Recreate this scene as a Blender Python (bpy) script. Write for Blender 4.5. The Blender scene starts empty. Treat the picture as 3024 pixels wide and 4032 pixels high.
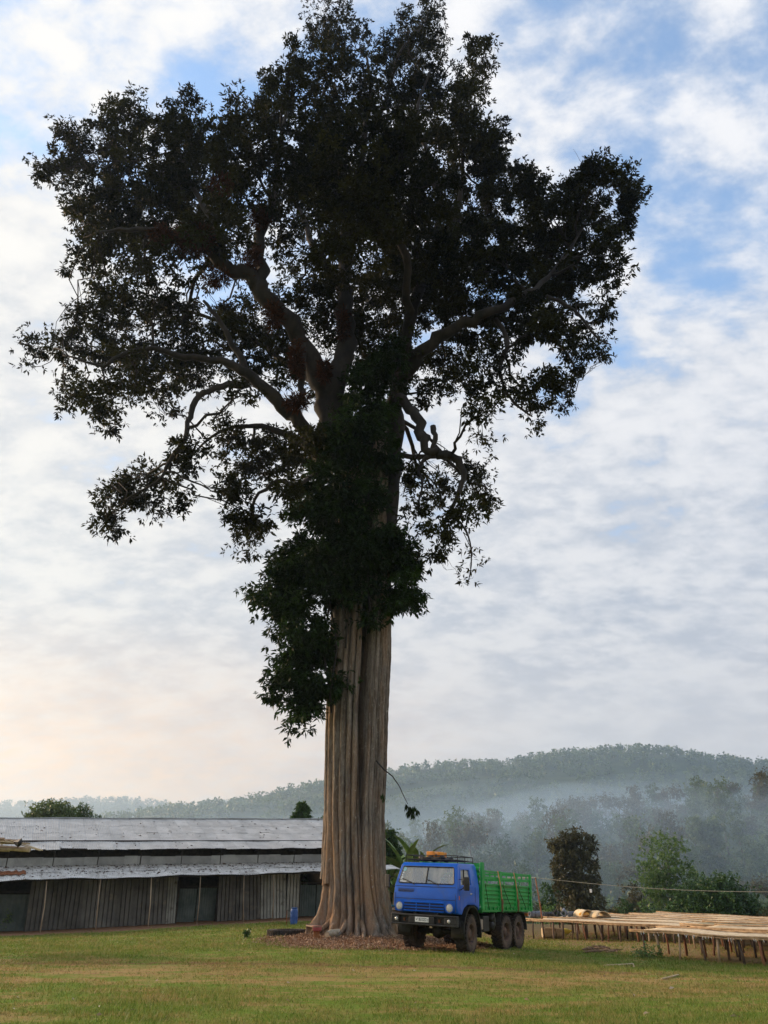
import bpy, bmesh, math, random
import numpy as np
from mathutils import Vector, Matrix

# ------------------------------------------------------------------ camera, sky, sun, exposure
scene = bpy.context.scene
PITCH = math.radians(27.9)
CAMZ = 1.6
cam_d = bpy.data.cameras.new("camera")
cam = bpy.data.objects.new("camera", cam_d)
scene.collection.objects.link(cam)
cam.location = (0, 0, CAMZ)
cam.rotation_euler = (math.radians(90) + PITCH, 0, 0)
cam_d.sensor_fit = 'VERTICAL'
cam_d.sensor_height = 36
cam_d.lens = 26
cam_d.clip_start = 0.1
cam_d.clip_end = 20000
scene.camera = cam

SUN_AZ = math.radians(-62)      # measured from +Y, negative = to the left
SUN_EL = math.radians(19)
sun_dir = Vector((math.sin(SUN_AZ) * math.cos(SUN_EL), math.cos(SUN_AZ) * math.cos(SUN_EL), math.sin(SUN_EL)))

world = bpy.data.worlds.new("World")
scene.world = world
world.use_nodes = True
wn = world.node_tree
wn.nodes.clear()


class NT:
    """tiny helper to wire node trees"""
    def __init__(s, tree):
        s.t = tree

    def n(s, typ, **kw):
        nd = s.t.nodes.new(typ)
        for k, v in kw.items():
            setattr(nd, k, v)
        return nd

    def put(s, sock, v):
        if isinstance(v, bpy.types.NodeSocket):
            s.t.links.new(v, sock)
        elif v is not None:
            if sock.type == 'RGBA' and len(v) == 3:
                v = (*v, 1)
            sock.default_value = v

    def math(s, op, a, b=None, c=None, clamp=False):
        nd = s.n('ShaderNodeMath', operation=op, use_clamp=clamp)
        s.put(nd.inputs[0], a)
        if b is not None:
            s.put(nd.inputs[1], b)
        if c is not None:
            s.put(nd.inputs[2], c)
        return nd.outputs[0]

    def mix(s, f, a, b, mode='MIX'):
        nd = s.n('ShaderNodeMix', data_type='RGBA', blend_type=mode)
        s.put(nd.inputs[0], f)
        s.put(nd.inputs[6], a)
        s.put(nd.inputs[7], b)
        return nd.outputs[2]

    def remap(s, v, a, b, c=0.0, d=1.0, smooth=False):
        nd = s.n('ShaderNodeMapRange', clamp=True)
        if smooth:
            nd.interpolation_type = 'SMOOTHSTEP'
        s.put(nd.inputs[0], v)
        for i, x in enumerate((a, b, c, d)):
            nd.inputs[1 + i].default_value = x
        return nd.outputs[0]

    def noise(s, vec, scale, detail=4, rough=0.55, dist=0.0, lac=2.0):
        nd = s.n('ShaderNodeTexNoise')
        if vec is not None:
            s.put(nd.inputs['Vector'], vec)
        nd.inputs['Scale'].default_value = scale
        nd.inputs['Detail'].default_value = detail
        nd.inputs['Roughness'].default_value = rough
        nd.inputs['Distortion'].default_value = dist
        nd.inputs['Lacunarity'].default_value = lac
        return nd.outputs[0]

    def mapping(s, vec, loc=(0, 0, 0), rot=(0, 0, 0), sc=(1, 1, 1)):
        nd = s.n('ShaderNodeMapping')
        s.put(nd.inputs[0], vec)
        nd.inputs[1].default_value = loc
        nd.inputs[2].default_value = rot
        nd.inputs[3].default_value = sc
        return nd.outputs[0]


W = NT(wn)
tc = W.n('ShaderNodeTexCoord')
sep = W.n('ShaderNodeSeparateXYZ')
wn.links.new(tc.outputs['Generated'], sep.inputs[0])
dx, dy, dz = sep.outputs
sky = W.n('ShaderNodeTexSky')
sky.sky_type = 'NISHITA'
sky.sun_disc = False
sky.sun_elevation = SUN_EL
sky.sun_rotation = SUN_AZ
sky.air_density = 1.0
sky.dust_density = 0.6
sky.ozone_density = 2.0
# cloud deck: direction projected on a flat layer, so clouds shrink towards the horizon
zz = W.math('ADD', W.math('MAXIMUM', dz, 0.0), 0.34)
cx = W.math('DIVIDE', dx, zz)
cy = W.math('DIVIDE', dy, zz)
cmb = W.n('ShaderNodeCombineXYZ')
wn.links.new(cx, cmb.inputs[0])
wn.links.new(cy, cmb.inputs[1])
flat = cmb.outputs[0]
n_big = W.noise(W.mapping(flat, (3.1, 1.7, 0.3), (0, 0, 0.5), (1.0, 1.25, 1)), 1.5, 3, 0.5, 0.3)
n_mid = W.noise(W.mapping(flat, (7.3, 2.2, 1.3), (0, 0, 0.55), (1.0, 1.3, 1)), 7.0, 8, 0.58, 0.15)
n_fine = W.noise(W.mapping(flat, (1.3, 9.2, 4.3), (0, 0, 0.4), (1.0, 1.5, 1)), 17.0, 6, 0.58, 0.15)
cov = W.math('ADD', W.math('ADD', W.math('MULTIPLY', n_big, 0.36), W.math('MULTIPLY', n_mid, 0.46)), W.math('MULTIPLY', n_fine, 0.18))
# thicker deck towards the horizon
cov = W.math('ADD', cov, W.remap(dz, 0.75, 0.15, 0.0, 0.20))
cover = W.remap(cov, 0.40, 0.555, 0.16, 1, True)
sd = W.n('ShaderNodeVectorMath', operation='DOT_PRODUCT')
wn.links.new(tc.outputs['Generated'], sd.inputs[0])
sd.inputs[1].default_value = sun_dir
sdot = W.math('MAXIMUM', sd.outputs['Value'], 0.0)
glow = W.math('POWER', sdot, 1.6)
glow_near = W.math('POWER', sdot, 14.0)
tex = W.math('ADD', W.math('MULTIPLY', n_mid, 0.6), W.math('MULTIPLY', n_fine, 0.4))
shade = W.remap(tex, 0.36, 0.62, 0, 1, True)
cl_dim = W.mix(glow, (0.27, 0.295, 0.34), (0.31, 0.315, 0.33))
cl_lit = W.mix(glow, (0.44, 0.44, 0.45), (0.46, 0.44, 0.405))
cloud = W.mix(shade, cl_dim, cl_lit)
zen = W.n('ShaderNodeVectorMath', operation='SCALE')
wn.links.new(cloud, zen.inputs[0])
wn.links.new(W.remap(dz, 0.1, 1.0, 0.95, 1.28), zen.inputs['Scale'])
cloud = zen.outputs[0]
hz = W.remap(dz, 0.36, 0.06, 0, 1, True)
hz_col = W.mix(W.remap(sdot, 0.25, 0.85, 0, 1, True), (0.49, 0.455, 0.43), (0.78, 0.47, 0.22))
hz_streak = W.mix(W.remap(n_fine, 0.35, 0.65, 0, 0.45), hz_col, cloud)
cloud = W.mix(W.math('MULTIPLY', hz, 0.85), cloud, hz_streak)
SKY_K = 0.15
blue = W.mix(1.0, sky.outputs[0], (1.15, 1.35, 1.4), 'MULTIPLY')
bg_blue = W.n('ShaderNodeBackground')
wn.links.new(blue, bg_blue.inputs[0])
bg_blue.inputs[1].default_value = SKY_K
bg_cloud = W.n('ShaderNodeBackground')
wn.links.new(cloud, bg_cloud.inputs[0])
bg_cloud.inputs[1].default_value = 1.0
mx = W.n('ShaderNodeMixShader')
wn.links.new(cover, mx.inputs[0])
wn.links.new(bg_blue.outputs[0], mx.inputs[1])
wn.links.new(bg_cloud.outputs[0], mx.inputs[2])
wo = W.n('ShaderNodeOutputWorld')
wn.links.new(mx.outputs[0], wo.inputs[0])

sun_d = bpy.data.lights.new("sun", 'SUN')
sun_d.energy = 3.4
sun_d.angle = math.radians(13)
sun_d.color = (1.0, 0.72, 0.46)
sun_o = bpy.data.objects.new("sun", sun_d)
scene.collection.objects.link(sun_o)
sun_o.rotation_euler = (-sun_dir).to_track_quat('-Z', 'Y').to_euler()
sun_o.location = (-40, 40, 60)

scene.view_settings.view_transform = 'Standard'
scene.view_settings.look = 'None'
scene.view_settings.exposure = 0.9
scene.view_settings.gamma = 1.0
scene.view_settings.use_curve_mapping = False
cyc = scene.cycles
cyc.use_denoising = True
cyc.max_bounces = 6
cyc.diffuse_bounces = 3
cyc.glossy_bounces = 3
cyc.transmission_bounces = 4
cyc.transparent_max_bounces = 8
cyc.volume_bounces = 2
cyc.use_adaptive_sampling = True
cyc.adaptive_threshold = 0.015
cyc.sample_clamp_indirect = 4.0

rng = np.random.default_rng(7)
random.seed(7)
C = scene.collection
FPX = 2912.0
KD = 1.8228          # overview picture to photograph pixels
CP_, SP_ = math.cos(PITCH), math.sin(PITCH)


def ray(u, v):
    a = (u - 1512.0) / FPX
    b = (2016.0 - v) / FPX
    return np.array([a, CP_ - b * SP_, SP_ + b * CP_])


def P(u, v, Y):
    d = ray(u, v)
    t = Y / d[1]
    return np.array([d[0] * t, Y, CAMZ + d[2] * t])


def PD(u, v, Y):
    return P(u * KD, v * KD, Y)


# ------------------------------------------------------------------ mesh helpers
def unit(v):
    v = np.asarray(v, float)
    return v / max(np.linalg.norm(v), 1e-9)


class MB:
    def __init__(s):
        s.v = []
        s.f = []

    def add(s, vs, fs):
        o = len(s.v)
        s.v.extend([tuple(map(float, p)) for p in vs])
        s.f.extend([tuple(i + o for i in f) for f in fs])
        return s

    def box(s, c, size, M=None):
        hx, hy, hz_ = (x / 2 for x in size)
        vs = [Vector((sx * hx, sy * hy, sz * hz_)) for sx in (-1, 1) for sy in (-1, 1) for sz in (-1, 1)]
        if M is not None:
            vs = [M @ p for p in vs]
        vs = [p + Vector(c) for p in vs]
        return s.add(vs, [(0, 1, 3, 2), (4, 6, 7, 5), (0, 4, 5, 1), (2, 3, 7, 6), (0, 2, 6, 4), (1, 5, 7, 3)])

    def bb(s, a, b):
        return s.box([(a[i] + b[i]) / 2 for i in range(3)], [abs(b[i] - a[i]) for i in range(3)])

    def tube(s, pts, rad, n=8, cap=True, squash=None):
        pts = [np.asarray(p, float) for p in pts]
        m = len(pts)
        if np.isscalar(rad):
            rad = [rad] * m
        rings = []
        up = np.array([0.0, 0, 1])
        prev = None
        for i in range(m):
            d = unit(pts[min(i + 1, m - 1)] - pts[max(i - 1, 0)])
            if prev is None:
                a = np.cross(d, up)
                if np.linalg.norm(a) < 0.05:
                    a = np.cross(d, np.array([1.0, 0, 0]))
                a = unit(a)
            else:
                a = unit(prev - d * np.dot(prev, d))
            prev = a
            b = np.cross(d, a)
            rings.append([pts[i] + (a * math.cos(2 * math.pi * k / n) + b * math.sin(2 * math.pi * k / n)) * rad[i] for k in range(n)])
        vs = [p for r in rings for p in r]
        fs = []
        for i in range(m - 1):
            for k in range(n):
                k2 = (k + 1) % n
                fs.append((i * n + k, i * n + k2, (i + 1) * n + k2, (i + 1) * n + k))
        if cap:
            fs.append(tuple(range(n))[::-1])
            fs.append(tuple((m - 1) * n + k for k in range(n)))
        return s.add(vs, fs)

    def lathe(s, prof, n, axis='y', c=(0, 0, 0)):
        """prof: list of (r, h); revolved about axis through c"""
        vs = []
        for r, h in prof:
            for k in range(n):
                a = 2 * math.pi * k / n
                p, q = r * math.cos(a), r * math.sin(a)
                if axis == 'y':
                    vs.append((c[0] + p, c[1] + h, c[2] + q))
                elif axis == 'x':
                    vs.append((c[0] + h, c[1] + p, c[2] + q))
                else:
                    vs.append((c[0] + p, c[1] + q, c[2] + h))
        fs = []
        for i in range(len(prof) - 1):
            for k in range(n):
                k2 = (k + 1) % n
                fs.append((i * n + k, i * n + k2, (i + 1) * n + k2, (i + 1) * n + k))
        return s.add(vs, fs)

    def grid(s, P2):
        """P2: 2-D list of points"""
        r, c = len(P2), len(P2[0])
        vs = [p for row in P2 for p in row]
        fs = [(i * c + j, i * c + j + 1, (i + 1) * c + j + 1, (i + 1) * c + j) for i in range(r - 1) for j in range(c - 1)]
        return s.add(vs, fs)

    def build(s, name, mat, parent=None, smooth=False, bevel=0.0, sharp=None):
        me = bpy.data.meshes.new(name)
        me.from_pydata(s.v, [], s.f)
        bm = bmesh.new()
        bm.from_mesh(me)
        bmesh.ops.recalc_face_normals(bm, faces=bm.faces)
        bm.to_mesh(me)
        bm.free()
        return link_mesh(name, me, mat, parent, smooth, bevel, sharp)


def link_mesh(name, me, mat, parent=None, smooth=False, bevel=0.0, sharp=None):
    if mat is not None:
        for m in (mat if isinstance(mat, (list, tuple)) else [mat]):
            me.materials.append(m)
    if smooth:
        me.polygons.foreach_set('use_smooth', [True] * len(me.polygons))
        if sharp:
            me.set_sharp_from_angle(angle=math.radians(sharp))
    o = bpy.data.objects.new(name, me)
    C.objects.link(o)
    if parent is not None:
        o.parent = parent
    if bevel:
        b = o.modifiers.new('bevel', 'BEVEL')
        b.width = bevel
        b.segments = 2
        b.limit_method = 'ANGLE'
        b.angle_limit = math.radians(40)
        b.harden_normals = False
    return o


def big_mesh(name, V, F, tint=None):
    """fast mesh from numpy arrays; F is (n,3) or (n,4)"""
    me = bpy.data.meshes.new(name)
    V = np.ascontiguousarray(V, dtype=np.float32)
    F = np.ascontiguousarray(F, dtype=np.int32)
    k = F.shape[1]
    me.vertices.add(len(V))
    me.vertices.foreach_set('co', V.ravel())
    me.loops.add(F.size)
    me.loops.foreach_set('vertex_index', F.ravel())
    me.polygons.add(len(F))
    me.polygons.foreach_set('loop_start', np.arange(0, F.size, k, dtype=np.int32))
    me.update(calc_edges=True)
    if tint is not None:
        a = me.attributes.new('tint', 'FLOAT', 'POINT')
        a.data.foreach_set('value', np.ascontiguousarray(tint, dtype=np.float32))
    return me


def tag(o, label=None, cat=None, group=None, kind=None):
    if label:
        o['label'] = label
    if cat:
        o['category'] = cat
    if group:
        o['group'] = group
    if kind:
        o['kind'] = kind
    return o


def empty(name, loc=(0, 0, 0), rz=0.0, label=None, cat=None, group=None):
    o = bpy.data.objects.new(name, None)
    C.objects.link(o)
    o.location = loc
    o.rotation_euler = (0, 0, rz)
    o.empty_display_size = 0.2
    return tag(o, label, cat, group)


def sharecopy(o, parent=None, matrix=None):
    c = o.copy()
    C.objects.link(c)
    c.parent = parent
    if matrix is not None:
        c.matrix_local = matrix
    return c


# ------------------------------------------------------------------ materials
MATS = {}


def pmat(name, c1, c2=None, scale=6.0, rough=0.7, metal=0.0, bump=0.0, bscale=None, spec=0.4, rnd=0.0,
         stretch=(1, 1, 1), coord='Object', c3=None, s3=2.0, t3=(0.55, 0.68), coat=0.0, detail=5, lo=0.38, hi=0.62, trans=0.0):
    if name in MATS:
        return MATS[name]
    m = bpy.data.materials.new(name)
    m.use_nodes = True
    T = NT(m.node_tree)
    bs = m.node_tree.nodes['Principled BSDF']
    g = T.n('ShaderNodeTexCoord') if coord == 'Object' else T.n('ShaderNodeNewGeometry')
    vec = g.outputs['Object'] if coord == 'Object' else g.outputs['Position']
    col = None
    vv = T.mapping(vec, sc=stretch)
    if c2 is not None:
        f = T.remap(T.noise(vv, scale, detail, 0.6), lo, hi)
        col = T.mix(f, c1, c2)
    else:
        col = T.mix(0.0, c1, c1)
    if c3 is not None:
        f3 = T.remap(T.noise(T.mapping(vec, (5, 3, 1)), s3, 4, 0.6), t3[0], t3[1])
        col = T.mix(f3, col, c3)
    if rnd:
        oi = T.n('ShaderNodeObjectInfo')
        k = T.remap(oi.outputs['Random'], 0, 1, 1 - rnd, 1 + rnd)
        vm = T.n('ShaderNodeVectorMath', operation='SCALE')
        T.put(vm.inputs[0], col)
        T.put(vm.inputs['Scale'], k)
        col = vm.outputs[0]
    T.put(bs.inputs['Base Color'], col)
    bs.inputs['Roughness'].default_value = rough
    bs.inputs['Metallic'].default_value = metal
    bs.inputs['Specular IOR Level'].default_value = spec
    if coat:
        bs.inputs['Coat Weight'].default_value = coat
        bs.inputs['Coat Roughness'].default_value = 0.12
    if bump:
        b = T.n('ShaderNodeBump')
        b.inputs['Strength'].default_value = 1.0
        b.inputs['Distance'].default_value = bump
        T.put(b.inputs['Height'], T.noise(vv, bscale or scale * 3, 5, 0.65))
        T.put(bs.inputs['Normal'], b.outputs[0])
    MATS[name] = m
    return m


def leafmat(name, c_lo, c_hi, rough=0.45, trans=0.25, spec=0.35):
    """leaf colour varies with the 'tint' carried by every leaf"""
    m = bpy.data.materials.new(name)
    m.use_nodes = True
    T = NT(m.node_tree)
    nt = m.node_tree
    bs = nt.nodes['Principled BSDF']
    at = T.n('ShaderNodeAttribute')
    at.attribute_name = 'tint'
    oi = T.n('ShaderNodeObjectInfo')
    f = T.math('ADD', at.outputs['Fac'], T.remap(oi.outputs['Random'], 0, 1, -0.15, 0.15), clamp=True)
    col = T.mix(f, c_lo, c_hi)
    T.put(bs.inputs['Base Color'], col)
    bs.inputs['Roughness'].default_value = rough
    bs.inputs['Specular IOR Level'].default_value = spec
    if trans:
        tr = T.n('ShaderNodeBsdfTranslucent')
        T.put(tr.inputs[0], col)
        ms = T.n('ShaderNodeMixShader')
        ms.inputs[0].default_value = trans
        nt.links.new(bs.outputs[0], ms.inputs[1])
        nt.links.new(tr.outputs[0], ms.inputs[2])
        nt.links.new(ms.outputs[0], nt.nodes['Material Output'].inputs[0])
    MATS[name] = m
    return m


# ------------------------------------------------------------------ terrain height
CTRL = np.array([
    (0, 0, 0), (0, 13, 0), (-10, 15, .04), (10, 15, -.05), (2.85, 29.5, .12), (1.15, 30.5, .19), (5.3, 33, .05),
    (-1.2, 36, .33), (-6, 33, .25), (-21, 49, .14), (-15, 51.5, .36), (-9, 55, .62), (-5, 58, .78), (2, 58, .7), (9.7, 33, -.16), (12.5, 29, -.27),
    (8, 47, -.08), (12.3, 41, -.06), (18, 38, .02), (-25, 30, 0), (20, 20, -.2), (22, 60, .25), (10, 70, .1),
    (-15, 36, .13), (-30, 60, .2), (-20, 70, .6), (30, 40, 0), (0, 22, .04), (-8, 44, .45), (-14, 45, .2), (0, -30, 0), (30, -30, 0), (-30, -30, 0)], float)
_r = np.sqrt(((CTRL[:, None, :2] - CTRL[None, :, :2]) ** 2).sum(-1) + 9.0)
_A = np.block([[_r, np.ones((len(CTRL), 1))], [np.ones((1, len(CTRL))), np.zeros((1, 1))]])
_w = np.linalg.solve(_A + np.diag([0.02] * len(CTRL) + [0]), np.append(CTRL[:, 2], 0))


def sstep(a, b, x):
    t = np.clip((x - a) / (b - a), 0, 1)
    return t * t * (3 - 2 * t)


def vnoise(x, y, s, seed=0):
    """cheap smooth value noise"""
    x = np.asarray(x, float) * s + seed * 17.3
    y = np.asarray(y, float) * s + seed * 9.1
    xi, yi = np.floor(x), np.floor(y)
    fx, fy = x - xi, y - yi
    fx = fx * fx * (3 - 2 * fx)
    fy = fy * fy * (3 - 2 * fy)

    def h(a, b):
        q = np.sin(a * 127.1 + b * 311.7) * 43758.5453
        return q - np.floor(q)
    return (h(xi, yi) * (1 - fx) + h(xi + 1, yi) * fx) * (1 - fy) + (h(xi, yi + 1) * (1 - fx) + h(xi + 1, yi + 1) * fx) * fy


TREE = np.array([-1.2, 36.0])


def H(x, y):
    x = np.asarray(x, float)
    y = np.asarray(y, float)
    xc = np.clip(x, -32, 32)
    yc = np.clip(y, -30, 72)
    near = np.full(np.broadcast(x, y).shape, _w[-1])
    for k in range(len(CTRL)):
        near = near + _w[k] * np.sqrt((xc - CTRL[k, 0]) ** 2 + (yc - CTRL[k, 1]) ** 2 + 9.0)
    near = near + 0.26 * np.exp(-((x - TREE[0]) ** 2 + (y - TREE[1]) ** 2) / (2 * 1.9 ** 2))
    near = near + 0.05 * (vnoise(x, y, .45, 1) - .5) + 0.025 * (vnoise(x, y, 1.6, 2) - .5)
    G = np.where(x > -10, 20 + 0.13 * np.clip(x + 10, 0, 260), 20 - 0.12 * np.clip(-x - 10, 0, 160))
    far = -6.0 * sstep(66, 112, y) + G * sstep(112, 330, y) * 1.0 - 10 * sstep(345, 430, y)
    far = far + 3.0 * (vnoise(x, y, .02, 3) - .5) * sstep(90, 160, y)
    w = sstep(62, 82, y)
    return near * (1 - w) + far * w

# ------------------------------------------------------------------ key lines of the shed (used by the ground too)
L0 = P(100, 3668, 50.0)
R0 = P(1262, 3611, 58.0)
SE = unit(np.array([R0[0] - L0[0], R0[1] - L0[1], 0]))        # along the shed
SN = np.array([SE[1], -SE[0], 0.0])                             # towards the yard
BED_O = np.array([9.7, 33.0])
BD = np.array([0.60, -0.80])
BN = np.array([0.80, 0.60])

# ------------------------------------------------------------------ ground


def smask(T, v, a, b):
    return T.remap(v, a, b, 0, 1, True)


def ground_colour(T, pos, blades=False):
    s = T.n('ShaderNodeSeparateXYZ')
    T.put(s.inputs[0], pos)
    x, y, z = s.outputs
    nA = T.noise(T.mapping(pos, (2, 5, 0), sc=(.6, 1.3, 0)), .8, 5, .65)
    nB = T.noise(T.mapping(pos, (9, 1, 0), sc=(.8, 1.5, 0)), 2.6, 5, .7)
    nC = T.noise(T.mapping(pos, (1, 3, 0), sc=(1, 1, 0)), 14.0, 5, .7)
    # drier strip where vehicles cross
    bandd = T.math('ABSOLUTE', T.math('SUBTRACT', T.math('ADD', y, T.math('MULTIPLY', x, 0.10)), 21.7))
    band = T.remap(bandd, 4.6, 1.0, 0, .07)
    dry = T.math('ADD', T.math('ADD', T.math('MULTIPLY', nA, .55), T.math('MULTIPLY', nB, .45)), band)
    dryf = T.remap(dry, .455, .635, 0, 1, True)
    green = T.mix(nC, (.068, .125, .011), (.195, .285, .034))
    straw = T.mix(nC, (.23, .15, .055), (.45, .31, .125))
    col = T.mix(dryf, green, straw)
    # two worn wheel tracks
    t1 = T.remap(T.math('ABSOLUTE', T.math('SUBTRACT', T.math('ADD', y, T.math('MULTIPLY', x, .06)), 23.9)), 1.0, .15, 0, .36)
    t2 = T.remap(T.math('ABSOLUTE', T.math('SUBTRACT', T.math('ADD', y, T.math('MULTIPLY', x, .10)), 20.9)), .8, .1, 0, .25)
    tr = T.math('ADD', T.math('ADD', t1, t2), T.math('SUBTRACT', nB, .5))
    trf = T.remap(tr, .22, .42, 0, .9 if not blades else .6, True)
    soil = T.mix(nC, (.12, .058, .03), (.25, .13, .07))
    col = T.mix(trf, col, soil)
    if not blades:
        # bare soil: round the tree, along the shed, under the drying tables
        ex = T.math('DIVIDE', T.math('ADD', x, .4), 4.4)
        ey = T.math('DIVIDE', T.math('SUBTRACT', y, 34.2), 4.9)
        d2 = T.math('ADD', T.math('MULTIPLY', ex, ex), T.math('MULTIPLY', ey, ey))
        m1 = smask(T, T.math('ADD', d2, T.math('MULTIPLY', T.math('SUBTRACT', nB, .5), 1.0)), 1.15, .75)
        q = T.math('ADD', T.math('MULTIPLY', T.math('SUBTRACT', x, float(L0[0])), float(SN[0])),
                   T.math('MULTIPLY', T.math('SUBTRACT', y, float(L0[1])), float(SN[1])))
        m2 = smask(T, T.math('ADD', q, T.math('MULTIPLY', nB, 1.6)), 6.4, 5.2)
        m2 = T.math('MULTIPLY', m2, smask(T, x, 6.0, 3.0))
        p = T.math('ADD', T.math('MULTIPLY', T.math('SUBTRACT', x, BED_O[0]), BN[0]),
                   T.math('MULTIPLY', T.math('SUBTRACT', y, BED_O[1]), BN[1]))
        m3 = T.math('MULTIPLY', smask(T, T.math('ADD', p, nB), .1, 1.2), smask(T, y, 75, 60))
        soil2 = T.mix(nC, (.17, .085, .045), (.33, .19, .11))
        mm = T.math('MAXIMUM', T.math('MAXIMUM', m1, m2), T.math('MULTIPLY', m3, .75))
        col = T.mix(mm, col, soil2)
        far = smask(T, y, 66, 90)
        nF = T.noise(T.mapping(pos, sc=(1, 1, 0)), .08, 6, .7)
        col = T.mix(far, col, T.mix(nF, (.03, .05, .014), (.08, .095, .03)))
    return col


gm = bpy.data.materials.new('ground_soil_and_grass')
gm.use_nodes = True
T = NT(gm.node_tree)
gg = T.n('ShaderNodeNewGeometry')
gb = gm.node_tree.nodes['Principled BSDF']
T.put(gb.inputs['Base Color'], ground_colour(T, gg.outputs['Position']))
gb.inputs['Roughness'].default_value = .95
gb.inputs['Specular IOR Level'].default_value = .1
bmp = T.n('ShaderNodeBump')
bmp.inputs['Distance'].default_value = .04
T.put(bmp.inputs['Height'], T.noise(gg.outputs['Position'], 9, 6, .7))
T.put(gb.inputs['Normal'], bmp.outputs[0])


def axis(a, b, step, far_lo, far_hi, g=1.22):
    xs = list(np.arange(a, b + 1e-6, step))
    s, x = step, a
    lo = []
    while x > far_lo:
        s *= g
        x -= s
        lo.append(max(x, far_lo))
    s, x = step, b
    hi = []
    while x < far_hi:
        s *= g
        s = min(s, 150)
        x += s
        hi.append(min(x, far_hi))
    return np.array(lo[::-1] + xs + hi)


gx = axis(-32, 32, .5, -7200, 7200)
gy = axis(2, 75, .5, -300, 9900, 1.12)
X, Y = np.meshgrid(gx, gy)
Z = H(X, Y)
nx, ny = len(gx), len(gy)
idx = np.arange(nx * ny).reshape(ny, nx)
F = np.stack([idx[:-1, :-1], idx[:-1, 1:], idx[1:, 1:], idx[1:, :-1]], -1).reshape(-1, 4)
gme = big_mesh('ground', np.stack([X, Y, Z], -1).reshape(-1, 3), F)
ground = tag(link_mesh('ground', gme, gm, smooth=True), kind='structure')

# ------------------------------------------------------------------ grass blades


def bare(x, y):
    """0 = grass, 1 = bare soil"""
    nb = vnoise(x, y, .8, 11) - .5
    d2 = ((x + .4) / 4.4) ** 2 + ((y - 34.2) / 4.9) ** 2 + nb * 1.0
    m1 = sstep(1.2, .8, d2)
    q = (x - L0[0]) * SN[0] + (y - L0[1]) * SN[1]
    m2 = sstep(6.0, 4.9, q + nb * 1.5) * (x < 5)
    p = (x - BED_O[0]) * BN[0] + (y - BED_O[1]) * BN[1]
    m3 = sstep(.2, 1.2, p + nb) * .75
    return np.maximum(np.maximum(m1, m2), m3)


def make_grass():
    n = 620000
    # thinner with distance
    yy = 11.5 + (52 - 11.5) * rng.random(n) ** 1.7
    half = yy * .56 + 2.0
    xx = (rng.random(n) * 2 - 1) * half
    band = np.exp(-((yy + .1 * xx - 21.7) / 3.0) ** 2)
    patch = vnoise(xx, yy, .35, 21) * .6 + vnoise(xx, yy, 1.3, 22) * .4
    keep = (rng.random(n) > bare(xx, yy)) & (rng.random(n) < (.10 + 1.25 * patch) * (1 - .35 * band))
    xx, yy, patch = xx[keep], yy[keep], patch[keep]
    m = len(xx)
    zz_ = H(xx, yy)
    band = np.exp(-((yy + .1 * xx - 21.7) / 3.0) ** 2)
    h = (.022 + .060 * rng.random(m) ** 2.2) * (.6 + .9 * patch) * (1 - .4 * band) * (1 + .012 * (yy - 12))
    tall = rng.random(m) < .02
    h = np.where(tall, h * 2.2, h)
    w = (.008 + .012 * rng.random(m)) * (1 + .055 * (yy - 12))
    a = rng.random(m) * 2 * np.pi
    la = rng.random(m) * 2 * np.pi
    lean = h * (.2 + 1.0 * rng.random(m))
    base = np.stack([xx, yy, zz_ - .006], -1)
    side = np.stack([np.cos(a) * w / 2, np.sin(a) * w / 2, np.zeros(m)], -1)
    tip = base + np.stack([np.cos(la) * lean, np.sin(la) * lean, h + .006], -1)
    V = np.stack([base - side, base + side, tip], 1).reshape(-1, 3)
    Ft = np.arange(m * 3).reshape(m, 3)
    tint = np.repeat(np.clip(rng.normal(.5, .32, m), 0, 1), 3)
    return big_mesh('grass', V, Ft, tint)


grm = bpy.data.materials.new('grass_blades')
grm.use_nodes = True
T = NT(grm.node_tree)
gg = T.n('ShaderNodeNewGeometry')
at = T.n('ShaderNodeAttribute')
at.attribute_name = 'tint'
gcol = ground_colour(T, gg.outputs['Position'], True)
gcol = T.mix(T.remap(at.outputs['Fac'], .35, 1.0, 0, .42), gcol, (.46, .38, .15))
gcol = T.mix(T.remap(at.outputs['Fac'], .5, 0.0, 0, .7), gcol, (.07, .125, .018))
gbs = grm.node_tree.nodes['Principled BSDF']
T.put(gbs.inputs['Base Color'], gcol)
gbs.inputs['Roughness'].default_value = .6
gbs.inputs['Specular IOR Level'].default_value = .25
tr = T.n('ShaderNodeBsdfTranslucent')
T.put(tr.inputs[0], gcol)
ms = T.n('ShaderNodeMixShader')
ms.inputs[0].default_value = .35
T.put(ms.inputs[1], gbs.outputs[0])
T.put(ms.inputs[2], tr.outputs[0])
T.put(grm.node_tree.nodes['Material Output'].inputs[0], ms.outputs[0])
tag(link_mesh('grass', make_grass(), grm), 'short patchy green and straw coloured grass covering the yard', 'grass', kind='stuff')

# ------------------------------------------------------------------ leaves: numpy generators


def rand_unit(n):
    v = rng.normal(size=(n, 3))
    return v / np.linalg.norm(v, axis=1, keepdims=True)


def leaf_quads(p, d, L, Wd, fold=.18):
    """folded lance-shaped leaves: p base, d direction (unit), L length, Wd width"""
    n = len(p)
    s = np.cross(d, rand_unit(n) * np.array([1, 1, .4]) + np.array([0, 0, 1.0]))
    s /= np.linalg.norm(s, axis=1, keepdims=True) + 1e-9
    nn = np.cross(s, d)
    L = L[:, None]
    Wd = Wd[:, None]
    mid = p + d * L * .48
    up = nn * Wd * fold * np.sign(nn[:, 2:3] + 1e-6)
    tip = p + d * L - np.array([0, 0, 1.0]) * L * .06
    V = np.stack([p, mid + s * Wd / 2 + up, tip, mid - s * Wd / 2 + up], 1).reshape(-1, 3)
    Fq = np.arange(n * 4).reshape(n, 4)
    return V, Fq


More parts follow.
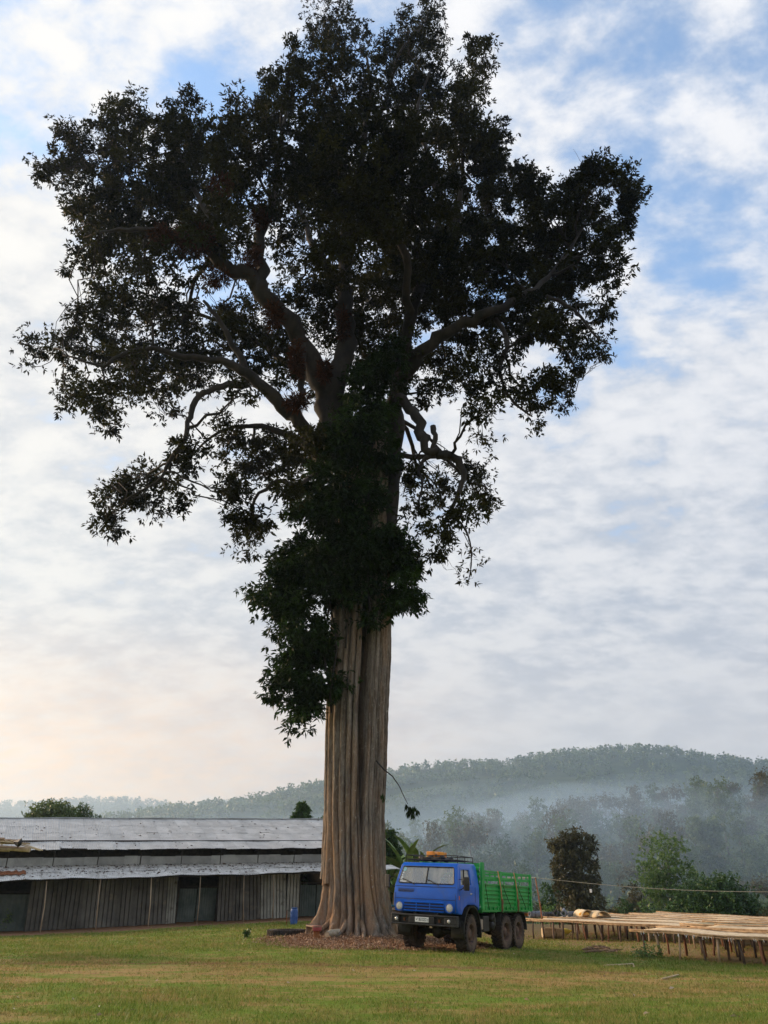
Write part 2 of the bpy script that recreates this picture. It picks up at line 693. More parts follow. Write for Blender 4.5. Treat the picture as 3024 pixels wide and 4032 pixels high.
def rosettes(c, ax, k, L, ratio, droop, spread=.9, tint=None):
    """k leaves fanned round each point of c"""
    n = len(c)
    cc = np.repeat(c, k, 0)
    aa = np.repeat(ax, k, 0)
    d = aa * .55 + rand_unit(n * k) * spread + np.array([0, 0, -droop])
    d /= np.linalg.norm(d, axis=1, keepdims=True)
    cc = cc + d * (rng.random((n * k, 1)) * .12 * L) + rng.normal(size=(n * k, 3)) * .12 * L
    ll = L * (.65 + .6 * rng.random(n * k))
    V, Fq = leaf_quads(cc, d, ll, ll * ratio * (.8 + .4 * rng.random(n * k)))
    t = np.repeat(tint, k) if tint is not None else np.full(n * k, .5)
    t = np.clip(t + rng.normal(0, .14, n * k), 0, 1)
    return V, Fq, np.repeat(t, 4)


def merge(parts):
    Vs, Fs, Ts, o = [], [], [], 0
    for V, Fq, t in parts:
        Vs.append(V)
        Fs.append(Fq + o)
        Ts.append(t)
        o += len(V)
    return np.concatenate(Vs), np.concatenate(Fs), np.concatenate(Ts)


def ellipsoid_points(c, r, n, shell=.45):
    d = rand_unit(n)
    rad = shell + (1 - shell) * rng.random((n, 1)) ** .6
    return np.asarray(c) + d * rad * np.asarray(r), d


BARK = pmat('bark_brown', (.075, .055, .04), (.15, .12, .09), 5, .9, bump=.02, stretch=(1, 1, .25), coord='Position')


def limb(mb, a, b, r0, r1, n=6, seg=5, wob=.12, sag=0.0):
    a, b = np.asarray(a, float), np.asarray(b, float)
    Ln = np.linalg.norm(b - a)
    pts = []
    off = np.zeros(3)
    for i in range(seg + 1):
        t = i / seg
        if 0 < i < seg:
            off = off * .4 + rng.normal(size=3) * Ln * wob * .5
        w = off * math.sin(math.pi * t)
        pts.append(a + (b - a) * t + w + np.array([0, 0, sag * Ln * math.sin(math.pi * t)]))
    mb.tube(pts, [r0 + (r1 - r0) * i / seg for i in range(seg + 1)], n)
    return pts


def tree_data(h, lobes, L, nclump, per, ratio=.45, droop=.25, trunk_r=.25, fork=.35, k=6, lean=(0, 0)):
    """returns (crown mesh, trunk mesh) in local coordinates; lobes: (x,y,z,rx,ry,rz,weight)"""
    parts = []
    tm = MB()
    top = np.array([lean[0], lean[1], h * .8])
    spine = limb(tm, (0, 0, -.4), top, trunk_r, trunk_r * .25, 8, 7, .04)
    wsum = sum(l[6] for l in lobes)
    for lx, ly, lz, rx, ry, rz, w in lobes:
        m = max(3, int(nclump * w / wsum))
        cc, dd = ellipsoid_points((lx, ly, lz), (rx, ry, rz), m)
        i = int(np.clip((lz - rz * .6) / h / .8 * 7, 1, 6))
        fk = spine[i]
        mid = limb(tm, fk, (lx, ly, lz), trunk_r * .45, trunk_r * .12, 5, 4, .12)
        for q in range(min(5, m)):
            limb(tm, mid[3], cc[q], trunk_r * .14, trunk_r * .03, 4, 3, .15)
        tc_ = np.clip(rng.normal(.5, .2, m), 0, 1)
        cr = .34 * (rx * ry * rz) ** (1 / 3) * (.6 + .7 * rng.random((m, 1)))
        pc = np.repeat(cc, per, 0) + rng.normal(size=(m * per, 3)) * np.repeat(cr, per, 0) * np.array([.75, .75, .55])
        ax = np.repeat(dd, per, 0)
        parts.append(rosettes(pc, ax, k, L, ratio, droop, tint=np.repeat(tc_, per)))
    V, Fq, t = merge(parts)
    cm = big_mesh('crown', V, Fq, t)
    me = bpy.data.meshes.new('trunk')
    me.from_pydata(tm.v, [], tm.f)
    me.polygons.foreach_set('use_smooth', [True] * len(me.polygons))
    return cm, me


def place_tree(name, cm, tm, lmat, loc, s=1.0, rz=0.0, label=None, group=None, bark=None, cat='tree'):
    root = empty(name, loc, rz, label, cat, group)
    root.scale = (s, s, s) if np.isscalar(s) else s
    if not cm.materials:
        cm.materials.append(lmat)
    if not tm.materials:
        tm.materials.append(bark or BARK)
    for nm, me in (('crown', cm), ('trunk', tm)):
        o = bpy.data.objects.new(nm, me)
        C.objects.link(o)
        o.parent = root
    return root


LEAF_FOREST = leafmat('leaf_forest', (.05, .085, .026), (.16, .22, .07))
LEAF_OLIVE = leafmat('leaf_olive', (.045, .044, .017), (.15, .135, .052))
LEAF_FRESH = leafmat('leaf_fresh', (.06, .125, .025), (.18, .28, .07))
LEAF_DARK = leafmat('leaf_dark', (.028, .066, .017), (.085, .16, .042))

# ------------------------------------------------------------------ far hills with their woods
hill_mat = pmat('hill_cover', (.03, .05, .017), (.06, .085, .03), .02, .95, coord='Position')


def hill(name, sky, Y0, depth, base, seed, spacing_trees, tree_h, label):
    """sky: list of (u, v) of the bare ridge in the photograph at distance Y0"""
    pts = [P(u, v, Y0) for u, v in sky]
    xs = np.array([p[0] for p in pts])
    zs = np.array([p[2] for p in pts]) - tree_h * .8
    gx_ = np.linspace(xs[0], xs[-1], 160)
    top = np.interp(gx_, xs, zs)
    k = np.ones(7) / 7
    top = np.convolve(np.pad(top, 3, 'edge'), k, 'valid')
    ts = np.linspace(-1, 1, 50)         # -1 front foot, 0 ridge, 1 back foot

    def surf(xi, t):
        tz = np.interp(xi, gx_, top)
        prof = np.cos(np.clip(np.abs(t), 0, 1) * np.pi / 2) ** 1.25
        nz = (vnoise(xi, t * depth, .0075, seed) - .5) * 40 + (vnoise(xi, t * depth, .022, seed + 1) - .5) * 12
        return base + (tz - base) * prof + nz * np.sin(np.pi * np.clip(np.abs(t), 0, 1)) * .9
    XX, TT = np.meshgrid(gx_, ts)
    ZZ = surf(XX, TT)
    YY = Y0 + TT * depth
    ii = np.arange(XX.size).reshape(XX.shape)
    Fh = np.stack([ii[:-1, :-1], ii[:-1, 1:], ii[1:, 1:], ii[1:, :-1]], -1).reshape(-1, 4)
    me = big_mesh(name, np.stack([XX, YY, ZZ], -1).reshape(-1, 3), Fh)
    tag(link_mesh(name, me, hill_mat, smooth=True), kind='structure')
    # wood: little crowns of a few leaf clumps each
    w = xs[-1] - xs[0]
    nt_ = int(w * depth / spacing_trees ** 2)
    tx = xs[0] + rng.random(nt_) * w
    tt = -(rng.random(nt_)) * 1.0 + .06
    open_ = vnoise(tx, tt * depth, .016, seed + 5)
    keep = open_ < .74
    tx, tt = tx[keep], tt[keep]
    nt_ = len(tx)
    hh = tree_h * (.45 + .75 * rng.random(nt_) ** 1.5)
    c = np.stack([tx, Y0 + tt * depth, surf(tx, tt)], -1)
    per = 26
    cw = hh * (.26 + .2 * rng.random(nt_))
    off = rand_unit(nt_ * per) * (.35 + .65 * rng.random((nt_ * per, 1)) ** .5)
    pc = np.repeat(c, per, 0) + off * np.repeat(np.stack([cw, cw, hh * .38], -1), per, 0)
    pc[:, 2] += np.repeat(hh * .55, per)
    d = rand_unit(nt_ * per) + off * .6
    d /= np.linalg.norm(d, axis=1, keepdims=True)
    ll = np.repeat(hh * .27, per) * (.7 + .6 * rng.random(nt_ * per))
    V, Fq = leaf_quads(pc, d, ll, ll * .8)
    t = np.repeat(np.repeat(np.clip(rng.normal(.45, .22, nt_), 0, 1), per), 4)
    tag(link_mesh('hillside_wood', big_mesh('hillside_wood', V, Fq, t), LEAF_FOREST), label, 'wood', kind='stuff')


hill('hill', [(560, 3200), (800, 3174), (900, 3162), (1000, 3149), (1100, 3134), (1270, 3095), (1400, 3060), (1535, 3040), (1800, 3012),
              (2000, 2990), (2200, 2968), (2410, 2956), (2600, 2964), (2800, 2994), (3024, 3044), (3250, 3090), (3500, 3130), (3800, 3180)],
     2800, 1100, 6, 3, 22.0, 28, 'dense hazy wood covering the broad rounded hill beyond the valley')
hill('hill', [(-700, 3230), (-300, 3190), (0, 3165), (200, 3154), (330, 3144), (400, 3140), (550, 3144), (650, 3157), (750, 3172), (900, 3197), (1100, 3230), (1300, 3260)],
     5000, 1100, 6, 13, 32.0, 38, 'pale blue wood along the low ridge behind the long shed')
hill('hill', [(300, 3200), (650, 3166), (760, 3160), (860, 3152), (950, 3143), (1000, 3146), (1200, 3170), (1500, 3210)],
     8600, 1100, 6, 23, 54.0, 50, 'faintest wooded ridge on the horizon past the other hills')

# ------------------------------------------------------------------ haze
hz_b = MB().bb((-7400, -320, -9), (7400, 10100, 640))
hm = bpy.data.materials.new('haze_air')
hm.use_nodes = True
hm.node_tree.nodes.clear()
T = NT(hm.node_tree)
pv = T.n('ShaderNodeVolumePrincipled')
pv.inputs['Color'].default_value = (.57, .755, .99, 1)
pv.inputs['Density'].default_value = .00017
pv.inputs['Anisotropy'].default_value = .52
ou = T.n('ShaderNodeOutputMaterial')
T.put(ou.inputs['Volume'], pv.outputs[0])
tag(hz_b.build('haze', hm), 'thin morning haze filling the air', 'haze', kind='stuff')

sm = bpy.data.materials.new('wood_smoke')
sm.use_nodes = True
sm.node_tree.nodes.clear()
T = NT(sm.node_tree)
pv = T.n('ShaderNodeVolumePrincipled')
pv.inputs['Color'].default_value = (.58, .77, .99, 1)
pv.inputs['Density'].default_value = .0046
pv.inputs['Anisotropy'].default_value = .2
ou = T.n('ShaderNodeOutputMaterial')
T.put(ou.inputs['Volume'], pv.outputs[0])


def smoke(u, v, Yd, rx, ry, rz, tilt, label):
    bm = bmesh.new()
    bmesh.ops.create_icosphere(bm, subdivisions=4, radius=1)
    ph = rng.random(3) * 9
    for vt in bm.verts:
        q = vt.co
        k = 1 + .22 * math.sin(3.1 * q.x + ph[0]) * math.cos(2.3 * q.y + ph[1]) + .14 * math.sin(6.3 * q.x + ph[2])
        vt.co = Vector((q.x * rx, q.y * ry, q.z * rz * k + tilt * q.x * rx + .25 * rz * math.sin(4 * q.x + ph[1])))
    me = bpy.data.meshes.new('smoke')
    bm.to_mesh(me)
    bm.free()
    o = link_mesh('smoke', me, sm, smooth=True)
    o.location = P(u, v, Yd)
    tag(o, label, 'smoke', kind='stuff')


smoke(2300, 3400, 165, 95, 26, 16, .0, 'low mist lying in the valley behind the drying tables')
smoke(2150, 3330, 245, 110, 30, 13, .03, 'flat blue smoke drifting among the trees of the slope')
smoke(2560, 3225, 300, 60, 16, 8, .05, 'streak of pale smoke rising through the upper slope trees')
smoke(2250, 3215, 380, 150, 22, 13, .02, 'thin smoke layer resting below the big hill')
smoke(2750, 3190, 300, 30, 12, 6, .10, 'small bright smoke wisp near the slope top')
smoke(1750, 3300, 330, 110, 22, 14, .0, 'broad smoke bank in the valley behind the truck')

# ------------------------------------------------------------------ the great tree
BIG_BARK = bpy.data.materials.new('fluted_bark')
BIG_BARK.use_nodes = True
T = NT(BIG_BARK.node_tree)
gg = T.n('ShaderNodeNewGeometry')
pos = gg.outputs['Position']
n1 = T.noise(T.mapping(pos, sc=(3.2, 3.2, .30)), 1.5, 6, .62)
n2 = T.noise(T.mapping(pos, (3, 1, 2), sc=(9, 9, .9)), 2.0, 5, .65)
n3 = T.noise(T.mapping(pos, (7, 2, 5), sc=(1, 1, .7)), 1.1, 4, .6)
n4 = T.noise(T.mapping(pos, (1, 8, 5), sc=(1, 1, .55)), 9.0, 3, .7)
col = T.mix(T.remap(n1, .40, .60), (.080, .064, .052), (.275, .24, .205))
col = T.mix(T.remap(n2, .48, .62, 0, .7), col, (.17, .13, .10))
col = T.mix(T.remap(T.noise(T.mapping(pos, (4, 9, 1), sc=(1, 1, .22)), 1.3, 3, .5), .5, .62, 0, .5), col, (.30, .195, .12))
sp = T.n('ShaderNodeSeparateXYZ')
T.put(sp.inputs[0], pos)
lowf = T.math('MULTIPLY', T.remap(sp.outputs[2], 7.0, 1.0, 0, 1), T.remap(n3, .38, .60))
fine_ = T.noise(T.mapping(pos, (2, 6, 3), sc=(1, 1, .35)), 11.0, 4, .75)
col = T.mix(T.remap(fine_, .52, .66, 0, .75), col, (.12, .088, .066))
col = T.mix(T.remap(fine_, .46, .34, 0, .5), col, (.37, .325, .275))
col = T.mix(T.math('MULTIPLY', lowf, .6), col, (.42, .24, .125))
col = T.mix(T.math('MULTIPLY', T.remap(n4, .66, .72), T.remap(n3, .42, .55)), col, (.55, .53, .48))
attr = T.n('ShaderNodeAttribute')
attr.attribute_name = 'groove'
bb_ = BIG_BARK.node_tree.nodes['Principled BSDF']
T.put(bb_.inputs['Base Color'], col)
bb_.inputs['Roughness'].default_value = .92
bb_.inputs['Specular IOR Level'].default_value = .15
bp = T.n('ShaderNodeBump')
bp.inputs['Distance'].default_value = .10
T.put(bp.inputs['Height'], T.math('ADD', T.math('MULTIPLY', n2, .7), T.math('MULTIPLY', T.noise(pos, 14, 4, .7), .35)))
T.put(bb_.inputs['Normal'], bp.outputs[0])

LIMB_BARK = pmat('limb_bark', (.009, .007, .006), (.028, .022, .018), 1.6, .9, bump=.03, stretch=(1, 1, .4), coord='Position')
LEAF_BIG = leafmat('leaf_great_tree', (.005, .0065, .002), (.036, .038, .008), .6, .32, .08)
LEAF_VINE = leafmat('leaf_vine', (.010, .021, .005), (.036, .072, .014), .55, .25, .12)
FERN_RED = leafmat('fern_dry', (.022, .009, .004), (.085, .030, .012), .8, .3, .1)

TY = 36.0
TB = H(TREE[0], TREE[1])
big = empty('great_tree', (TREE[0], TREE[1], float(TB)), 0,
            'towering tree with fluted grey-brown trunk and dark spreading crown beside the blue truck', 'tree')
OFF = np.array([TREE[0], TREE[1], float(TB)])


def local(p):
    return np.asarray(p) - OFF


def make_trunk():
    # centre and half width against height, read from the outline
    key = [(3705, 1398, 178), (3690, 1398, 166), (3660, 1400, 148), (3600, 1403, 131), (3500, 1402, 120), (3400, 1398, 117), (3200, 1395, 119), (3000, 1402, 122),
           (2800, 1406, 121), (2600, 1418, 121), (2400, 1424, 119), (2200, 1425, 112), (2000, 1428, 105), (1850, 1430, 100), (1700, 1428, 90)]
    zs, cxs, rs = [], [], []
    for v, u, hw in key:
        a = P(u, v, TY)
        b = P(u + hw, v, TY)
        zs.append(a[2])
        cxs.append(a[0])
        rs.append(b[0] - a[0])
    zs, cxs, rs = map(np.array, (zs, cxs, rs))
    z0 = float(TB) - .35
    heights = np.concatenate([np.linspace(z0, 3.0, 44), np.linspace(3.1, zs[-1], 136)])
    nr = 31
    bw = rng.random(nr) ** 1.5 * 1.2 + .42
    edges = np.concatenate([[0], np.cumsum(bw)]) / bw.sum() * 2 * np.pi
    ph = rng.random(nr + 1) * 10
    flare = .6 + .8 * rng.random(nr)
    depth = .13 + .15 * rng.random(nr)
    fr_ = np.array([0, .02, .055, .11, .19, .30, .42, .54, .66, .78, .87, .935, .975])
    kk_ = np.repeat(np.arange(nr), len(fr_))
    ff_ = np.tile(fr_, nr)
    na = len(kk_)
    round_ = np.clip(1 - (2 * ff_ - 1) ** 2, 0, 1) ** .42
    V = []
    for z in heights:
        R = np.interp(z, zs, rs)
        cxz = np.interp(z, zs, cxs)
        low = np.exp(-max(z - float(TB) - .2, 0) / 1.1)
        # rib edges wander a little with height
        e = edges + (.035 + .05 * low) * np.sin(z * .33 + ph) + (.010 + .03 * low) * np.sin(z * 1.5 + ph * 3)
        e[-1] = e[0] + 2 * np.pi
        t = e[kk_] + ff_ * (e[kk_ + 1] - e[kk_])
        wid = (e[kk_ + 1] - e[kk_])
        zz1 = np.full(na, z)
        hump = vnoise(kk_ * 3.1, zz1 * .35, 1.0, 5) - .5
        d = depth[kk_] * np.clip(wid / .25, .45, 1.3) * (1 + .7 * low) * (1 + .5 * hump)
        r = R * (1 - d + d * 1.06 * round_)
        r = r * (1 + low * .22 * (flare[kk_] - .75) * 2)
        # proud and sunken stretches of single ribs, knots, and flaky bark
        r = r * (1 + .045 * (vnoise(kk_ * 7.7, zz1 * .22, 1.0, 6) - .5) + .022 * (vnoise(t * 9, zz1 * .8, 1.0, 8) - .5) + .022 * (vnoise(t * 26, zz1 * 3.0, 1.0, 9) - .5) * (1 + low * 2))
        # the two stems part above: deep cleft facing the yard and its back
        open_ = float(sstep(4.0, 10.0, z))
        for a0, wd, am in ((-math.pi / 2 + .26 + .004 * (z - 8), .06 + .12 * open_, .2 + .74 * open_), (math.pi / 2 - .2, .14 + .14 * open_, .78 * open_)):
            dd = np.abs((t - a0 + np.pi) % (2 * np.pi) - np.pi)
            am2 = am * float(sstep(2.2, 6.0, z))
            r = r * (1 - am2 * np.exp(-(dd / wd) ** 4))
        V.append(np.stack([cxz + r * np.cos(t), TY + r * np.sin(t) * .95, zz1], -1))
    V = np.array(V)
    nh = len(heights)
    ii = np.arange(nh * na).reshape(nh, na)
    jj = np.roll(ii, -1, 1)
    Fq = np.stack([ii[:-1], jj[:-1], jj[1:], ii[1:]], -1).reshape(-1, 4)
    me = big_mesh('trunk', V.reshape(-1, 3) - OFF, Fq)
    return link_mesh('trunk', me, BIG_BARK, big, smooth=True)


trunk_o = make_trunk()
# slab of old root wood hanging at the trunk's flank, cut off above the ground
hb = MB()
for (u0, v0, u1, v1, r, dyy) in ((1287, 3080, 1272, 3462, .11, -.15), (1296, 3080, 1279, 3488, .13, -.42), (1303, 3120, 1290, 3480, .13, -.62), (1283, 3200, 1271, 3440, .10, .15)):
    pts = []
    for i in range(12):
        t = i / 11
        p = P(u0 + (u1 - u0) * t ** 1.3, v0 + (v1 - v0) * t, TY + dyy)
        pts.append(local(p + rng.normal(size=3) * .012))
    hb.tube(pts, [r * (.55 + .5 * min(1, i / 5)) for i in range(12)], 10)
hb.build('hanging_root', BIG_BARK, big, smooth=True, sharp=60)
# aerial root crossing the ribs and root toes at the ground
for (u, v, ln, r) in ((1240, 3685, .9, .16), (1300, 3700, .8, .14), (1352, 3706, .7, .15), (1420, 3712, .8, .17), (1480, 3708, .9, .15), (1540, 3700, 1.0, .17), (1568, 3690, .9, .13)):
    tb = MB()
    p = P(u, v, 34.6)
    dirx = unit(np.array([p[0] - TREE[0], p[1] - TREE[1], 0]))
    pts = []
    for i in range(7):
        t = i / 6
        q = np.array([TREE[0], TREE[1], 0]) + dirx * (1.35 + (ln + .5) * t) + np.array([.06 * math.sin(5 * t + u), 0, 0])
        q[2] = float(H(q[0], q[1])) + (.50 * (1 - t) ** 2.2 - .045)
        pts.append(local(q))
    tb.tube(pts, [r * .62 * (1.25 - .95 * i / 6) for i in range(7)], 10)
    tb.build('root', BIG_BARK, big, smooth=True)

# main limbs: overview pixels, depth offset, radius in metres
LIMBS = [
    [(712, 1010, 0, .85), (716, 930, -.2, .80), (720, 850, -.4, .72), (742, 760, 0, .60), (745, 680, .5, .55), (738, 590, 1, .48), (752, 480, 1.2, .40), (775, 380, 1, .32), (790, 280, .6, .24), (800, 190, .2, .15), (790, 120, 0, .08)],
    [(716, 960, -.2, .70), (706, 880, -.6, .62), (686, 800, -1.2, .58), (640, 720, -2, .55), (585, 650, -3, .52), (540, 600, -3.6, .46), (478, 570, -4.2, .36), (440, 530, -4.6, .30), (380, 505, -5, .22), (300, 495, -5, .15), (220, 500, -4.6, .08)],
    [(560, 630, -3.2, .42), (560, 560, -3, .36), (566, 490, -2.6, .32), (590, 430, -2, .26), (600, 340, -1.5, .18), (620, 240, -1, .10)],
    [(478, 570, -4.2, .3), (470, 500, -3, .25), (430, 430, -1, .19), (390, 340, 1, .12), (380, 260, 2, .05)],
    [(700, 1010, -1.2, .40), (665, 945, -1.8, .40), (620, 890, -2.4, .38), (575, 845, -3, .34), (535, 810, -3.6, .29), (480, 780, -4, .22), (400, 770, -4.4, .18), (330, 755, -4.6, .14), (255, 770, -4.8, .12), (220, 790, -4.8, .08), (150, 770, -4.6, .05)],
    [(545, 820, -3.4, .24), (510, 760, -3.6, .18), (480, 700, -4, .14), (440, 650, -4, .08)],
    [(535, 830, -3.4, .22), (480, 836, -3.8, .18), (430, 856, -4, .16), (408, 900, -4, .15), (398, 950, -4.2, .12), (365, 1000, -4.2, .10), (340, 1040, -4.2, .07), (270, 1080, -4, .04)],
    [(690, 990, 1.5, .30), (640, 950, 2.5, .24), (580, 925, 3, .19), (520, 920, 3.4, .14), (460, 940, 3.5, .09), (420, 980, 3.5, .05)],
    [(700, 1060, 1, .22), (650, 1050, 1.6, .18), (600, 1040, 2, .13), (550, 1080, 2, .09), (540, 1150, 2, .05)],
    [(815, 1300, 0, .45), (836, 1130, 0, .52), (846, 1000, .2, .58), (852, 900, .4, .56), (862, 800, .8, .50), (880, 710, 1.2, .42), (905, 630, 1.4, .36), (935, 540, 1.4, .28), (950, 440, 1, .22), (925, 340, .6, .18), (900, 250, .2, .13), (930, 150, 0, .07)],
    [(866, 830, .6, .46), (900, 770, -.6, .42), (945, 728, -1.6, .38), (1005, 700, -2.4, .33), (1070, 672, -3, .27), (1140, 635, -2.4, .20), (1200, 580, -.6, .14), (1260, 490, 1.5, .09), (1300, 410, 2.5, .04)],
    [(880, 790, 1.5, .36), (940, 740, 3, .30), (1020, 700, 4, .24), (1110, 690, 5, .18), (1180, 720, 5, .13), (1240, 790, 5, .08), (1230, 850, 5, .05)],
    [(1070, 690, -2.6, .16), (1100, 740, -2.8, .14), (1080, 800, -2.8, .11), (1100, 860, -2.8, .08), (1150, 900, -2.8, .04)],
    [(1180, 640, -3.2, .13), (1240, 670, -3.2, .10), (1290, 730, -3.2, .06), (1320, 745, -3.2, .03)],
    [(862, 860, -1, .34), (890, 890, -2, .30), (912, 940, -2.4, .26), (926, 972, -2.6, .22), (950, 982, -2.6, .24), (985, 990, -2.6, .22), (1000, 1020, -2.6, .16), (985, 1080, -2.6, .10), (950, 1140, -2.6, .06)],
    [(935, 920, -2.2, .16), (940, 950, -2.4, .14), (925, 985, -2.5, .13), (905, 1010, -2.5, .08), (912, 1050, -2.5, .06), (900, 1100, -2.5, .04)],
    [(960, 1110, -2.6, .06), (995, 1130, -2.6, .05), (1015, 1170, -2.6, .04), (1018, 1220, -2.6, .03), (1010, 1265, -2.6, .02)],
    [(935, 545, 1.2, .24), (990, 450, 2, .18), (1000, 340, 2, .13), (1010, 240, 2, .09), (1030, 150, 2, .04)],
    [(745, 640, 1, .3), (680, 540, 3, .24), (640, 440, 4, .18), (560, 350, 4, .12), (500, 300, 4, .06)],
    [(880, 690, -1, .28), (880, 580, -4, .24), (840, 470, -6, .2), (780, 390, -7.5, .13), (720, 340, -8, .06)],
    [(760, 430, 1, .24), (700, 330, .5, .18), (690, 230, 0, .13), (720, 150, 0, .08), (690, 70, 0, .04)],
    [(800, 300, .5, .2), (840, 200, 0, .14), (860, 120, 0, .09), (910, 60, 0, .04)],
    [(716, 850, 2.5, .34), (640, 800, 5, .26), (560, 740, 7, .2), (460, 690, 8, .14), (350, 660, 8, .09), (240, 680, 8, .04)],
    [(655, 745, -2, .24), (652, 800, -2.4, .20), (648, 862, -2.6, .17), (620, 884, -2.6, .13)],
]
lm = MB()
NODES = []
LROOT = []
for Lb in LIMBS:
    pts = [local(PD(u, v, TY + d)) for u, v, d, r in Lb]
    rr = [r for *_, r in Lb]
    # subdivide with a little wander
    P2, R2 = [], []
    for i in range(len(pts) - 1):
        for j in range(4):
            t = j / 4
            q = pts[i] + (pts[i + 1] - pts[i]) * t
            a0 = pts[max(i - 1, 0)]
            a3 = pts[min(i + 2, len(pts) - 1)]
            q = .5 * ((2 * pts[i]) + (pts[i + 1] - a0) * t + (2 * a0 - 5 * pts[i] + 4 * pts[i + 1] - a3) * t * t + (3 * pts[i] - a0 - 3 * pts[i + 1] + a3) * t ** 3)
            rad = rr[i] + (rr[i + 1] - rr[i]) * t
            if not (i == 0 and j == 0):
                q = q + rng.normal(size=3) * min(.12, rad * .3)
            P2.append(q)
            R2.append(rad * (1 + rng.normal() * .05))
    P2.append(pts[-1])
    R2.append(rr[-1])
    lm.tube(P2, R2, 10)
    for q, r in zip(P2, R2):
        NODES.append(q)
        LROOT.append(r)
NODES = np.array(NODES)
LROOT = np.array(LROOT)
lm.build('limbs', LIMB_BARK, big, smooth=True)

# foliage lobes: overview pixels (u, v, ru, rv), density, depth
LOBES = """690 55 42 55 .5|745 95 55 60 .5|915 58 55 52 .55|860 115 55 55 .55|1020 165 42 72 .55|1045 120 22 40 .4|620 165 58 52 .7|700 190 80 80 .6|800 205 80 75 .5|920 190 80 85 .6|1000 250 58 66 .7|590 245 62 58 .8
500 320 78 70 1|395 260 46 50 .9|400 330 80 70 1|290 265 55 52 .9|240 325 62 62 1|165 335 58 46 .9|118 375 30 55 .7|225 450 82 66 1|165 490 36 40 .7|330 410 105 85 1|455 415 95 85 1|600 350 110 85 .7|740 400 120 95 1.1|870 390 120 95 1|690 330 90 70 .8|830 310 90 70 .7|1000 350 85 80 .9|1055 300 46 60 .8|1060 430 80 75 1|1140 395 50 42 .9|1170 450 75 62 1|1285 370 60 38 .9|1350 395 44 46 .9|1240 410 32 40 .8|1250 480 86 70 1|1335 470 42 55 .9|1310 560 66 56 .8|1180 560 105 75 1|1050 560 110 85 1|900 520 130 90 1|750 510 120 90 .9|600 480 85 60 .45|450 510 95 55 .8|310 525 100 48 .7|210 530 66 48 .7|178 572 42 30 .5|300 590 80 30 .35|380 575 60 40 .5
230 680 82 50 .75|330 650 100 50 .7|155 700 34 34 .5|82 745 40 28 .5|72 790 20 18 .3|160 745 55 45 .7|250 755 100 52 .7|380 710 95 60 .75|470 680 70 52 .6|520 690 60 60 .5|148 850 42 40 .6|215 860 74 50 .6|225 920 48 26 .4|320 850 84 45 .5|290 800 90 46 .6|430 800 95 52 .65|520 770 76 52 .6|600 720 66 60 .5|520 855 34 36 .5|600 815 40 36 .4
255 1065 52 42 .9|238 1135 32 40 .9|300 1040 44 36 .8|320 1090 36 34 .5|345 1060 52 42 .6|392 1015 50 46 .5|385 1095 26 24 .4|430 985 52 46 .6|500 950 62 42 .7|545 1005 76 62 .8|610 985 76 66 .8|505 1075 50 62 .8|555 1115 44 54 .6|540 1180 32 40 .4|525 1140 30 40 .5|615 1070 46 46 .6|650 945 54 46 .7
1200 640 105 62 .95|1290 700 36 30 .4|1300 640 50 40 .5|1312 740 24 14 .2|1235 770 56 46 .6|1290 780 24 30 .5|1120 690 105 62 .85|1000 650 105 75 .9|1215 855 40 36 .6|1155 830 62 56 .6|1060 810 72 56 .6|960 795 74 50 .55|1145 890 30 44 .5|1040 890 46 50 .6|935 850 52 34 .5|1035 938 22 22 .5|1180 720 60 46 .8
1005 1040 30 32 .9|1048 1050 30 46 .9|1012 1110 46 44 .9|930 1055 52 52 .7|885 1000 26 48 .6|900 1120 32 46 .6|950 1155 42 44 .7|945 1205 22 24 .6|1018 1208 17 22 .5|1010 1262 10 18 .4|985 1000 40 14 .4
700 620 76 56 .8|850 640 86 70 .9|780 730 76 70 .8|855 770 66 56 .7|940 640 80 60 .9|700 720 50 60 .5|640 640 60 60 .6"""
BACKL = """740 300 90 80 .5|880 280 100 90 .5|640 440 110 80 .5|800 620 140 90 .6|980 540 120 100 .6|520 560 80 60 .4|450 420 110 80 .5|1120 600 100 70 .5|620 760 80 60 .4|380 780 110 60 .4|1000 780 90 60 .4|700 820 90 70 .6|300 450 80 60 .5|870 460 110 80 .5|560 680 70 60 .4"""
parts = []
tw = MB()
tw_r = 0


